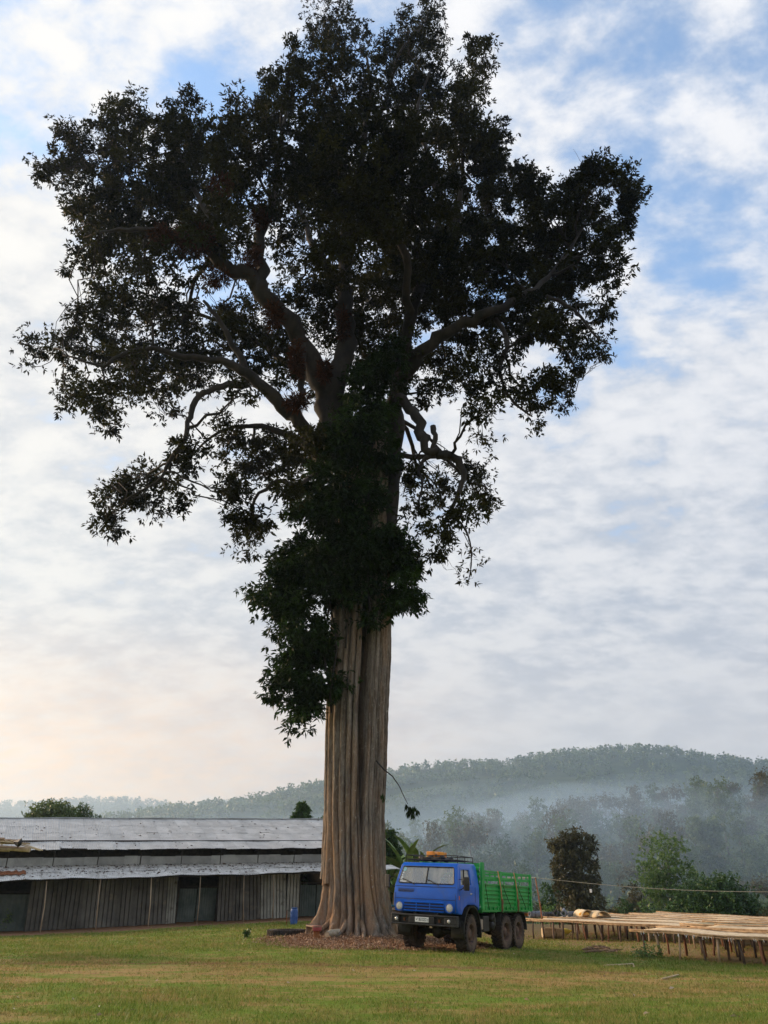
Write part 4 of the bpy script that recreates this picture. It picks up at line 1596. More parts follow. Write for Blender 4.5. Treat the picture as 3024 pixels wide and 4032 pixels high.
prof = [(1.14, 1.20), (1.22, 1.40), (1.22, 1.78), (1.17, BELT), (.93, 2.68), (.80, 2.76), (-.60, 2.79), (-.72, 2.70), (-.72, BELT), (-.72, 1.30), (-.55, 1.40), (-.3, 1.47), (.3, 1.47), (.62, 1.36), (.80, 1.16)]
cabm = MB()
npf = len(prof)
vs = [(x, hw(z), z) for x, z in prof] + [(x, -hw(z), z) for x, z in prof]
fs = [(i, (i + 1) % npf, npf + (i + 1) % npf, npf + i) for i in range(npf)]
low = [i for i in range(npf) if prof[i][1] <= BELT + 1e-6]
upi = [3, 4, 5, 6, 7, 8]
lowi = [8, 9, 10, 11, 12, 13, 14, 0, 1, 2, 3]
for side in (0, npf):
    fs.append(tuple(i + side for i in upi))
    fs.append(tuple(i + side for i in lowi))
cabm.add(vs, fs)
outer = tmp_obj(cabm, .045, 3)
inn = MB()
ip = [(1.10, 1.62), (1.08, BELT), (.86, 2.62), (.74, 2.69), (-.55, 2.71), (-.65, 2.64), (-.65, 1.62)]
vs = [(x, hw(z) - .06, z) for x, z in ip] + [(x, -hw(z) + .06, z) for x, z in ip]
n_ = len(ip)
fs = [(i, (i + 1) % n_, n_ + (i + 1) % n_, n_ + i) for i in range(n_)] + [tuple(range(n_)), tuple(range(n_, 2 * n_))]
inn.add(vs, fs)
cut1 = tmp_obj(inn)
# windscreen plane from (1.17,BELT) to (.93,2.68)
WA = math.atan2(.24, .65)
wu = Vector((-math.sin(WA), 0, math.cos(WA)))
wnrm = Vector((math.cos(WA), 0, math.sin(WA)))


def wpt(y, t, off=0.0):
    """point on the windscreen: y across, t metres up the slope from the belt"""
    return Vector((1.17, 0, BELT)) + wu * t + Vector((0, y, 0)) + wnrm * off


ws = MB()
q = [(-1.08, .055), (1.08, .055), (.99, .625), (-.99, .625)]
ws.add([wpt(y, t, .2) for y, t in q] + [wpt(y, t, -.25) for y, t in q], [(0, 1, 2, 3), (4, 5, 6, 7), (0, 1, 5, 4), (1, 2, 6, 5), (2, 3, 7, 6), (3, 0, 4, 7)])
cut2 = tmp_obj(ws, .06, 2)
sw = MB()
swp = [(.90, BELT + .05), (.72, 2.55), (.02, 2.57), (-.02, BELT + .05)]
for sg in (1,):
    sw.add([(x, 2, z) for x, z in swp] + [(x, -2, z) for x, z in swp], [(0, 1, 2, 3), (4, 5, 6, 7), (0, 1, 5, 4), (1, 2, 6, 5), (2, 3, 7, 6), (3, 0, 4, 7)])
cut3 = tmp_obj(sw, .03, 2)
rwn = MB().bb((-1.2, -.7, 2.15), (-.5, .7, 2.5))
cut4 = tmp_obj(rwn, .03, 2)
for c_ in (cut1, cut2, cut3, cut4):
    md = outer.modifiers.new('b', 'BOOLEAN')
    md.operation = 'DIFFERENCE'
    md.object = c_
    md.solver = 'EXACT'
bpy.context.view_layer.update()
dg = bpy.context.evaluated_depsgraph_get()
cab_me = bpy.data.meshes.new_from_object(outer.evaluated_get(dg))
for c_ in (outer, cut1, cut2, cut3, cut4):
    bpy.data.objects.remove(c_)
cab_me.name = 'cab'
cab_me.materials.clear()
cab = link_mesh('cab', cab_me, BLUE, truck, smooth=True, sharp=28)

# windscreen panes, rubber, divider
for sg in (-1, 1):
    p_ = MB()
    yy_ = [(.02, .06), (1.075, .06), (.985, .62), (.02, .62)]
    a = [wpt(sg * y, t, -.012) for y, t in yy_]
    b = [wpt(sg * y, t, -.02) for y, t in yy_]
    p_.add(a + b, [(0, 1, 2, 3), (7, 6, 5, 4), (0, 1, 5, 4), (1, 2, 6, 5), (2, 3, 7, 6), (3, 0, 4, 7)])
    p_.build('windscreen_pane', glass, cab)
    # seal
    s_ = MB()
    loop = [wpt(sg * y, t, .004) for y, t in [(.0, .055), (1.04, .055), (1.075, .09), (.995, .59), (.96, .625), (.0, .625)]]
    s_.tube(loop, .018, 6)
    s_.build('window_seal', BLACKP, cab)
MB().tube([wpt(0, .05, .006), wpt(0, .63, .006)], .02, 6).build('window_divider', BLACKP, cab)
# papers and stickers on the glass, seen inside the pane
MB().add([wpt(-.93 + .075 * math.cos(a), .53 + .075 * math.sin(a), -.005) for a in np.linspace(0, 2 * math.pi, 20, endpoint=False)], [tuple(range(20))]).build('round_sticker', STICKER, cab)
for y, t, w, h_ in ((-.985, .41, .12, .06), (-1.0, .33, .10, .07), (-1.01, .22, .15, .11), (-1.0, .12, .12, .05), (-.88, .11, .2, .04)):
    MB().add([wpt(y - w / 2, t - h_ / 2, -.005), wpt(y + w / 2, t - h_ / 2, -.005), wpt(y + w / 2, t + h_ / 2, -.005), wpt(y - w / 2, t + h_ / 2, -.005)], [(0, 1, 2, 3)]).build('paper_notice', PAPER, cab)
# dashboard with loose papers, seats, wheel
MB().bb((.62, -1.12, 1.66), (1.06, 1.12, 2.0)).build('dashboard', INT, cab, bevel=.05)
for y in (-.55, -.3, .02, .15, .55, .62):
    MB().box((.98, y, 2.03), (.1, .2, .05), Matrix.Rotation(.4 * y, 3, 'Z')).build('loose_paper', PAPER, cab)
for y in (-.55, .55):
    MB().bb((-.35, y - .27, 1.62), (.2, y + .27, 1.8)).bb((-.52, y - .27, 1.7), (-.36, y + .27, 2.42)).build('seat', SEATM, cab, bevel=.04)
MB().lathe([(.22 + .016 * math.cos(a), .016 * math.sin(a)) for a in np.linspace(0, 2 * math.pi, 8)], 20, 'x', (.5, .55, 2.04)).build('steering_wheel', BLACKP, cab, smooth=True)
# wipers
for y0, y1 in ((-.42, -.95), (.52, .02)):
    w_ = MB().tube([wpt(y0, .0, .03), wpt((y0 + y1) / 2, .10, .03), wpt(y1 + .1, .17, .03)], .012, 5)
    w_.tube([wpt(y0 - .12, .06, .022), wpt(y1 - .02, .2, .022)], .012, 5)
    w_.build('wiper', BLACKP, cab)
# body creases: thin raised swages and panel gaps on the front
for z, w in ((1.985, 1.16), (1.60, 1.17)):
    xx_ = 1.185 if z > 1.9 else 1.2225
    MB().bb((xx_ - .01, -w, z - .007), (xx_ + .005, w, z + .007)).build('panel_seam', BLACKP, cab)
for sg in (-1, 1):
    MB().bb((1.215, sg * 1.165 - .006, 1.24), (1.226, sg * 1.165 + .006, 1.78)).build('panel_seam', BLACKP, cab)
# vent slots
vt_ = MB().bb((1.205, -1.06, 1.80), (1.215, -.43, 1.93)).build('vent', BLUE, cab)
for k in range(14):
    y = -1.03 + k * .044
    M = Matrix.Rotation(-.2, 3, 'Y')
    MB().box((1.212, y, 1.865), (.02, .022, .125), M).build('slot', INKB, vt_)
# grille
gr = MB().bb((1.19, -.80, 1.22), (1.227, .72, 1.50)).build('grille', pmat('grille_dark', (.006, .010, .05), (.01, .016, .07), 5, .6), cab)
for k in range(4):
    z = 1.235 + k * .088
    MB().box((1.235, -.04, z), (.05, 1.54, .022), Matrix.Rotation(.5, 3, 'Y')).build('slat', BLUE, gr)
for y in (-.32, .2):
    MB().bb((1.224, y - .015, 1.23), (1.243, y + .015, 1.50)).build('slat', BLUE, gr)
# headlamps
for y in (-.985, .945):
    hl = MB().lathe([(.155, -.03), (.158, .025), (.135, .03), (.128, .0)], 28, 'x', (1.225, y, 1.36)).build('headlight', BLUE, cab, smooth=True, sharp=40)
    MB().lathe([(.128, -.005), (.127, .012), (.10, .028), (.05, .036), (.0005, .038)], 28, 'x', (1.225, y, 1.36)).build('lens', LENS, hl, smooth=True)
    MB().lathe([(.126, -.002), (.02, -.03)], 20, 'x', (1.222, y, 1.36)).build('reflector', CHROME, hl, smooth=True)
# doors, handles, side glass, side lamp
for sg in (1, -1):
    d_ = MB()
    yo = sg * 1.224

    def dpanel(pts):
        n = len(pts)
        d_.add([(x, sg * (hw(z) + .012), z) for x, z in pts] + [(x, sg * (hw(z) - .01), z) for x, z in pts],
               [tuple(range(n)), tuple(range(2 * n - 1, n - 1, -1))] + [(i, (i + 1) % n, n + (i + 1) % n, n + i) for i in range(n)])
    dpanel([(.98, BELT + .03), (.98, 1.30), (.80, 1.30), (.62, 1.42), (.3, 1.53), (-.1, 1.53), (-.12, BELT + .03)])
    dpanel([(.98, BELT + .03), (.78, 2.64), (.72, 2.57), (.90, BELT + .03)])
    dpanel([(.78, 2.64), (-.06, 2.66), (-.02, 2.57), (.72, 2.57)])
    dpanel([(-.02, 2.57), (-.06, 2.66), (-.12, BELT + .03), (-.02, BELT + .03)])
    door = d_.build('door', BLUE, truck, bevel=.008)
    g_ = MB()
    pq = [(.88, BELT + .06), (.71, 2.54), (.03, 2.56), (-.01, BELT + .06)]
    g_.add([(x, sg * (hw(z) - .03), z) for x, z in pq] + [(x, sg * (hw(z) - .036), z) for x, z in pq], [(0, 1, 2, 3), (7, 6, 5, 4), (0, 1, 5, 4), (1, 2, 6, 5), (2, 3, 7, 6), (3, 0, 4, 7)])
    g_.build('window_pane', glass, door)
    MB().bb((.58, sg * 1.19 - .02, BELT + .04), (.615, sg * 1.19 + .02, 2.57)).build('quarter_bar', BLACKP, door)
    MB().bb((.02, yo + sg * .012, 1.80), (.16, yo + sg * .04, 1.835)).build('handle', CHROME, door, bevel=.006)
    MB().bb((1.02, sg * 1.222 - .012, 1.62), (1.06, sg * 1.222 + .014, 1.74)).build('side_lamp', ORANGE_L, cab, bevel=.005)
    # rear quarter seam
    MB().bb((-.34, sg * 1.221 - .004, 1.55), (-.33, sg * 1.221 + .006, BELT)).build('panel_seam', BLACKP, cab)
    # mirror on its arm
    mi = MB().tube([(.98, sg * 1.22, 1.92), (1.10, sg * 1.40, 1.98), (1.12, sg * 1.52, 2.18)], .016, 6)
    mi.tube([(.98, sg * 1.2, 2.25), (1.10, sg * 1.42, 2.26), (1.12, sg * 1.52, 2.2)], .012, 6)
    arm = mi.build('mirror_arm', BLACKP, truck, smooth=True)
    MB().box((1.13, sg * 1.54, 2.12), (.07, .20, .42), Matrix.Rotation(.15 * sg, 3, 'Z')).build('mirror', BLACKP, arm, bevel=.025)
    # wheel-arch mudguard
    arc = []
    for k in range(15):
        a = math.radians(-12 + k * 204 / 14)
        arc.append((.76 * math.cos(a), .60 + .86 * math.sin(a) * (1 if math.sin(a) > 0 else .8)))
    fd = MB()
    G1 = [[(x, sg * .78, z) for x, z in arc], [(x, sg * 1.25, z) for x, z in arc], [(x * 1.02, sg * 1.265, z + .0) for x, z in arc], [(x * .93, sg * 1.262, .6 + (z - .6) * .93) for x, z in arc]]
    fd.grid(G1)
    f_o = fd.build('mudguard', BLACKP, truck, smooth=True, sharp=40)
    so = f_o.modifiers.new('solid', 'SOLIDIFY')
    so.thickness = .03
    # step hoop below the door
    MB().tube([(.86, sg * 1.16, .98), (.88, sg * 1.2, .62), (.70, sg * 1.2, .62), (.70, sg * 1.16, 1.0)], .018, 6).build('step', BLACKP, truck, smooth=True)
# bumper
bmp_ = MB().bb((1.12, -1.25, 1.07), (1.34, 1.25, 1.13))
bmp_.bb((1.12, -1.25, .80), (1.34, 1.25, .86))
bmp_.bb((1.10, -1.25, .861), (1.20, 1.25, 1.069))
for y0, y1 in ((-1.25, -.93), (-.55, .42), (.80, 1.25)):
    bmp_.bb((1.201, y0, .861), (1.338, y1, 1.069))
bumper = bmp_.build('bumper', BLACKP, truck, bevel=.02)
for y in (-1.03, .97):
    MB().lathe([(.002, .03), (.05, .026), (.058, .0)], 16, 'x', (1.335, y, .965)).build('fog_light', LENS, bumper, smooth=True)
for y in (-.74, .6):
    MB().tube([(1.2, y, .93), (1.32, y, .93), (1.32, y, .99), (1.2, y, .99)], .018, 6).build('tow_hook', RUST, bumper)
plate = MB().bb((1.340, -.30, .90), (1.352, .22, 1.05)).build('number_plate', WHITE, bumper, bevel=.006)


def text_mesh(body, size, name, mat, parent, org, ax_r, ax_u, squeeze=1.0):
    cu = bpy.data.curves.new('t', 'FONT')
    cu.body = body
    cu.size = size
    cu.align_x = 'CENTER'
    cu.align_y = 'CENTER'
    cu.extrude = .0015
    cu.offset = .002
    to = bpy.data.objects.new('t', cu)
    C.objects.link(to)
    bpy.context.view_layer.update()
    me = bpy.data.meshes.new_from_object(to.evaluated_get(bpy.context.evaluated_depsgraph_get()))
    bpy.data.objects.remove(to)
    me.materials.clear()
    o = link_mesh(name, me, mat, parent)
    r_, u_ = Vector(ax_r) * squeeze, Vector(ax_u)
    n_ = Vector(ax_r).cross(u_)
    M = Matrix.Identity(4)
    for i in range(3):
        M[i][0], M[i][1], M[i][2], M[i][3] = r_[i], u_[i], n_[i], org[i]
    o.matrix_local = M
    return o


text_mesh('B33232', .135, 'plate_number', INKB, plate, (1.3535, -.005, .975), (0, 1, 0), (0, 0, 1), .74)
text_mesh('1', .075, 'plate_code', INKB, plate, (1.3535, -.195, 1.0), (0, 1, 0), (0, 0, 1))
text_mesh('8', .055, 'plate_code', INKB, plate, (1.3535, .195, .995), (0, 1, 0), (0, 0, 1))
text_mesh('8', .055, 'plate_code', INKB, plate, (1.3535, .195, .945), (0, 1, 0), (0, 0, 1))
MB().lathe([(.03, 0), (.0005, .002)], 16, 'x', (1.3525, -.245, .975)).build('plate_emblem', GREYP, plate)

# --- chassis
ch = MB()
for y in (-.42, .42):
    ch.bb((-6.08, y - .05, .98), (1.12, y + .05, 1.22))
for x in (-5.6, -4.0, -2.4, -1.0, .9):
    ch.bb((x - .06, -.37, 1.03), (x + .06, .37, 1.17))
chassis = ch.build('chassis', BLACKP, truck)
MB().bb((-.5, -.45, .85), (.9, .45, 1.45)).build('engine', BLACKP, truck, bevel=.06)
for x in (0, -3.34, -4.66):
    ax = MB().tube([(x, -.85, .60), (x, .85, .60)], .085, 10)
    ax.lathe([(.02, -.22), (.2, -.16), (.25, 0), (.2, .16), (.02, .22)], 16, 'y', (x, -.05, .62))
    ax.build('axle', BLACKP, truck, smooth=True)
for y in (-.5, .5):
    MB().tube([(-3.2, y, .70), (-4.0, y, .95), (-4.8, y, .70)], .07, 6).build('leaf_spring', BLACKP, truck)
    MB().tube([(-.75, y, .98), (0, y, .78), (.85, y, .98)], .06, 6).build('leaf_spring', BLACKP, truck)
MB().tube([(-.3, .05, .85), (-3.3, 0, .68)], .05, 8).build('drive_shaft', BLACKP, truck)
MB().bb((-1.75, .62, .62), (-1.20, 1.16, 1.12)).build('battery_box', BLACKP, truck, bevel=.03)
MB().bb((-1.12, .70, .70), (-.88, 1.18, 1.02)).build('step_box', pmat('pale_dusty_steel', (.30, .23, .17), (.42, .34, .27), 5, .8), truck, bevel=.02)
for z in (.80, 1.05):
    MB().lathe([(.02, -.36), (.13, -.34), (.15, -.28), (.15, .28), (.13, .34), (.02, .36)], 16, 'y', (-2.25, .78, z)).build('air_tank', BLACKP, truck, smooth=True)
MB().lathe([(.02, -.5), (.26, -.48), (.28, -.4), (.28, .4), (.26, .48), (.02, .5)], 20, 'x', (-1.9, -.86, .86)).build('fuel_tank', BLACKP, truck, smooth=True, sharp=40)
MB().tube([(-1.45, 1.02, 1.50), (-2.45, 1.05, 1.32), (-2.6, 1.04, .98), (-2.68, 1.0, .8)], .02, 6).build('pipe', pmat('grey_steel', (.2, .2, .2), (.3, .3, .29), 5, .5, metal=.4), truck)
MB().bb((-.95, -.95, 1.2), (-.80, -.5, 2.3)).build('air_intake', BLACKP, truck, bevel=.03)

# --- wheels
TR = .60


def tyre_mesh():
    w = .21
    mb_ = MB()
    prof_ = [(.30, -.17), (.36, -.205), (.46, -w - .01), (.545, -w), (.575, -.185), (.58, 0), (.575, .185), (.545, w), (.46, w + .01), (.36, .205), (.30, .17)]
    mb_.lathe(prof_, 48, 'y')
    for k in range(26):
        a = 2 * math.pi * k / 26
        for sg in (-1, 1):
            a2 = a + (math.pi / 26 if sg > 0 else 0)
            M = Matrix.Rotation(-a2, 3, 'Y') @ Matrix.Rotation(sg * .45, 3, 'X')
            p = Matrix.Rotation(-a2, 3, 'Y') @ Vector((.585, sg * .115, 0))
            mb_.box(p, (.05, .20, .062), M)
            q_ = Matrix.Rotation(-a2, 3, 'Y') @ Vector((.55, sg * .205, -sg * 0))
            mb_.box(q_, (.07, .03, .062), Matrix.Rotation(-a2, 3, 'Y'))
    return mb_


tyre_b = tyre_mesh()


def rim_mesh():
    r_ = MB()
    r_.lathe([(.31, .15), (.33, .185), (.315, .195), (.295, .17), (.27, .08), (.20, .06), (.17, .12), (.13, .16), (.06, .17), (.0005, .172)], 32, 'y')
    r_.lathe([(.31, .15), (.31, -.15)], 32, 'y')
    for k in range(10):
        a = 2 * math.pi * k / 10
        r_.lathe([(.0005, .03), (.02, .028), (.022, 0)], 6, 'y', (.225 * math.cos(a), .07, .225 * math.sin(a)))
    return r_


wheel_me = tyre_b.build('tyre', [RUBBER, SIDEW], None)
tm_ = wheel_me.data
for p in tm_.polygons:
    c_ = p.center
    rr_ = math.hypot(c_.x, c_.z)
    if rr_ < .545 and abs(c_.y) > .15:
        p.material_index = 1
    p.use_smooth = True
tm_.set_sharp_from_angle(angle=math.radians(35))
rim_o = rim_mesh().build('rim', RIM, None, smooth=True, sharp=35)
for x in (0, -3.34, -4.66):
    for sg in (1, -1):
        hubm = MB().lathe([(.0005, -.12), (.15, -.12), (.15, .10), (.0005, .10)], 16, 'y')
        wh = hubm.build('wheel', RIM, truck)
        steer = math.radians(4) if x == 0 else 0
        wh.matrix_local = Matrix.Translation((x, sg * 1.0, TR - .015)) @ Matrix.Rotation(steer + (0 if sg > 0 else math.pi), 4, 'Z') @ Matrix.Rotation(.4 * x + sg, 4, 'Y')
        for src, nm in ((wheel_me, 'tyre'), (rim_o, 'rim')):
            c_ = src.copy()
            c_.name = nm
            C.objects.link(c_)
            c_.parent = wh
bpy.data.objects.remove(wheel_me)
bpy.data.objects.remove(rim_o)

# --- cargo bed
X0, X1 = -.92, -6.15
ZB = 1.42
bed = MB().bb((X1, -1.2, ZB - .10), (X0, 1.2, ZB - .02))
for x in np.linspace(X0 - .2, X1 + .2, 8):
    bed.bb((x - .04, -1.15, ZB - .2), (x + .04, 1.15, ZB - .101))
bedo = bed.build('cargo_bed', GREEN, truck)


def ribbed(length, z0, z1, n, depth=.045):
    """profile (offset, z) of a panel pressed with n horizontal ribs"""
    pts = [(0, z0), (0, z0 + .10)]
    hgt = (z1 - z0 - .20) / n
    for k in range(n):
        a = z0 + .10 + k * hgt
        pts += [(0, a + hgt * .12), (depth, a + hgt * .32), (depth, a + hgt * .62), (0, a + hgt * .88)]
    pts += [(0, z1 - .10), (0, z1)]
    return pts


def panel_x(xa, xb, sg, z0, z1, n, name, parent):
    pr = ribbed(0, z0, z1, n)
    y0 = sg * 1.185
    G1 = [[(xa, y0 + sg * o, z) for o, z in pr], [(xb, y0 + sg * o, z) for o, z in pr]]
    m = MB().grid(G1)
    m.bb((min(xa, xb), y0 - sg * .03, z1 - .03), (max(xa, xb), y0 + sg * .05, z1 + .02))
    m.bb((min(xa, xb), y0 - sg * .03, z0 - .02), (max(xa, xb), y0 + sg * .05, z0 + .03))
    o = m.build(name, GREEN, parent)
    so = o.modifiers.new('solid', 'SOLIDIFY')
    so.thickness = .012
    return o


ZT = 2.16
ZR = 2.62
posts = [-.98, -2.69, -4.40, -6.10]
for sg in (1, -1):
    for k in range(3):
        panel_x(posts[k] - .07, posts[k + 1] + .07, sg, ZB, ZT, 4, 'side_panel', bedo)
        rl = MB()
        a, b = posts[k] - .05, posts[k + 1] + .05
        y0 = sg * 1.20
        rl.bb((b, y0 - .02, ZR - .07), (a, y0 + .02, ZR))
        rl.bb((b, y0 - .02, ZR - .29), (a, y0 + .02, ZR - .20))
        for f in (.14, .47, .80):
            x = a + (b - a) * f
            rl.bb((x - .04, y0 - .018, ZR - .201), (x + .04, y0 + .018, ZR - .069))
        x = a + (b - a) * .3
        rl.bb((x - .035, y0 - .018, ZT + .019), (x + .035, y0 + .018, ZR - .289))
        rl.build('rack_rail', GREEN, bedo, bevel=.006)
        for f in (.22,):
            x = a + (b - a) * f
            MB().bb((x - .11, sg * 1.23, ZT - .005), (x + .11, sg * 1.275, ZT + .045)).build('latch', pmat('pale_green_latch', (.10, .30, .14), (.2, .4, .22), 6, .5), bedo, bevel=.006)
        for f in (.12, .38, .64, .88):
            x = a + (b - a) * f
            MB().bb((x - .05, sg * 1.2, ZB - .10), (x + .05, sg * 1.26, ZB + .03)).build('hinge', GREEN, bedo, bevel=.006)
    for i, x in enumerate(posts):
        w = .075 if i else .11
        top = ZR if i else 2.86
        MB().bb((x - w, sg * 1.19, ZB - (.14 if i else .1)), (x + w, sg * 1.275, top + .01)).build('post', GREEN, bedo, bevel=.01)
    MB().bb((X1, sg * 1.12, ZB - .16), (X0, sg * 1.24, ZB - .101)).build('side_rail', GREEN, bedo)
# front board, ribbed and taller; tailgate
pr = ribbed(0, ZB, 2.84, 6)
for nm, xx_, sg2, pr_ in (('front_board', X0 + .0, 1, pr), ('tailgate', X1, -1, ribbed(0, ZB, ZT, 4))):
    m = MB().grid([[(xx_ + sg2 * o, -1.16, z) for o, z in pr_], [(xx_ + sg2 * o, 1.16, z) for o, z in pr_]])
    o = m.build(nm, GREEN, bedo)
    so = o.modifiers.new('solid', 'SOLIDIFY')
    so.thickness = .012
MB().bb((X1 - .02, -1.16, ZR - .07), (X1 + .02, 1.16, ZR)).bb((X1 - .02, -1.16, ZR - .29), (X1 + .02, 1.16, ZR - .20)).build('rear_rail', GREEN, bedo)
# straps and lashing cables on the near side
for x in (-2.49, -4.20):
    MB().tube([(x, 1.24, ZR + .02), (x - .02, 1.30, ZR - .3), (x - .14, 1.31, 1.95), (x - .20, 1.30, 1.70), (x - .20, 1.29, 1.62)], [.022] * 5, 6).build('strap', ROPE, bedo, smooth=True)
    MB().tube([(x - .20, 1.31, 1.70), (x - .23, 1.32, 1.60), (x - .20, 1.31, 1.48), (x - .24, 1.30, 1.36), (x - .22, 1.28, 1.26)], [.03, .045, .035, .04, .02], 7).build('strap_knot', pmat('grimy_strap', (.12, .07, .04), (.28, .15, .08), 14, .9), bedo, smooth=True)
for xa, xb in ((-1.12, -1.42), (-2.85, -3.7), (-4.45, -5.35), (-5.7, -5.6)):
    MB().tube([(xa, 1.29, ZT - .02), ((xa + xb) / 2, 1.29, (ZT + ZB) / 2 - .03), (xb, 1.28, ZB - .02)], .012, 5).build('cable', CABLE, bedo)
# rear mudguards
for sg in (1, -1):
    arc = [(-2.62, .92), (-2.72, 1.18), (-2.95, 1.29), (-4.9, 1.29), (-5.25, 1.2), (-5.45, .9), (-5.5, .62)]
    G1 = [[(x, sg * .74, z) for x, z in arc], [(x, sg * 1.24, z) for x, z in arc]]
    o = MB().grid(G1).build('rear_mudguard', BLACKP, truck)
    so = o.modifiers.new('solid', 'SOLIDIFY')
    so.thickness = .02
MB().bb((-6.1, .55, 1.08), (-6.0, 1.1, 1.2)).build('tail_lamp', ORANGE_L, truck)
# roof rack
rk = MB()
zr0, zr1 = 2.86, 3.0
ring = [(.72, -1.02), (.72, 1.02), (-.62, 1.02), (-.62, -1.02)]
for z, rr_ in ((zr0, .018), (zr1, .016)):
    for i in range(4):
        a, b = ring[i], ring[(i + 1) % 4]
        rk.tube([(a[0], a[1], z), (b[0], b[1], z)], rr_, 6)
for x, y in ring + [(.72, -.35), (.72, .35), (-.62, 0), (.1, 1.02), (.1, -1.02)]:
    rk.tube([(x, y, 2.75), (x, y, zr1)], .014, 6)
for x in np.linspace(.5, -.45, 6):
    rk.tube([(x, -1.02, zr0), (x, 1.02, zr0)], .012, 6)
rack = rk.build('roof_rack', BLACKP, truck)


def on_truck(x, y, z):
    return Mt @ Vector((x, y, z))


ld = MB()
G1 = []
for i in range(9):
    G1.append([(.66 - 1.0 * i / 8, -.55 + .9 * j / 9, 2.89 + .07 * math.sin(i * 1.1) * math.cos(j * 1.4) + .06) for j in range(10)])
ld.grid(G1)
tar = ld.build('folded_tarpaulin', TARP, None, smooth=True)
so = tar.modifiers.new('solid', 'SOLIDIFY')
so.thickness = .09
tar.matrix_world = Mt
tag(tar, 'crumpled black tarpaulin lying in the truck roof rack', 'tarpaulin')


def jerrycan(name, loc, rz, tilt, label):
    root = empty(name, (0, 0, 0), 0, label, 'jerrycan', 'jerrycans on the cab roof')
    root.matrix_world = Mt @ Matrix.Translation(loc) @ Matrix.Rotation(rz, 4, 'Z') @ Matrix.Rotation(tilt, 4, 'Y')
    b = MB().bb((-.13, -.20, 0), (.13, .20, .30))
    b.add([(-.13, -.2, .301), (.13, -.2, .301), (.13, .2, .301), (-.13, .2, .301), (-.06, -.12, .38), (.06, -.12, .38), (.06, .16, .38), (-.06, .16, .38)],
          [(0, 1, 5, 4), (1, 2, 6, 5), (2, 3, 7, 6), (3, 0, 4, 7), (4, 5, 6, 7)])
    b.build('body', JERRY, root, bevel=.03)
    MB().tube([(0, -.10, .37), (0, -.06, .43), (0, .08, .43), (0, .12, .37)], .018, 6).build('handle', JERRY, root, smooth=True)
    MB().lathe([(.035, .36), (.035, .43), (.001, .43)], 12, 'z', (0, -.16, 0)).build('cap', BLACKP, root)


jerrycan('jerrycan', (.30, -.30, 3.01), 1.45, 1.57, 'orange plastic jerrycan lying with its base towards the cab front in the roof rack')
jerrycan('jerrycan', (.05, .22, 3.0), 1.7, -1.5, 'orange plastic jerrycan lying lower, across the truck roof rack')

# ------------------------------------------------------------------ drying tables
MAT_M = pmat('woven_bamboo_mat', (.58, .44, .26), (.76, .61, .40), 7, .8, coord='Position', rnd=.10, bump=.012, bscale=40, c3=(.46, .36, .21), s3=.8, t3=(.55, .7))
MATG_M = pmat('olive_mat', (.26, .21, .11), (.36, .30, .17), 7, .8, coord='Position', bump=.012, bscale=40)
BAMB = pmat('bamboo_rail', (.26, .16, .085), (.46, .31, .17), 5, .65, rnd=.25, coord='Position')
LEGM = pmat('leg_wood', (.05, .035, .028), (.15, .10, .07), 6, .9, rnd=.45, stretch=(1, 1, .25))
LEGR = pmat('red_leg_wood', (.16, .065, .035), (.28, .13, .07), 6, .9, rnd=.3, stretch=(1, 1, .25))
LEGP = pmat('pale_leg_wood', (.22, .15, .09), (.36, .26, .17), 6, .9, rnd=.3, stretch=(1, 1, .25))


def bedpt(n, s):
    return BED_O + BN * n + BD * s


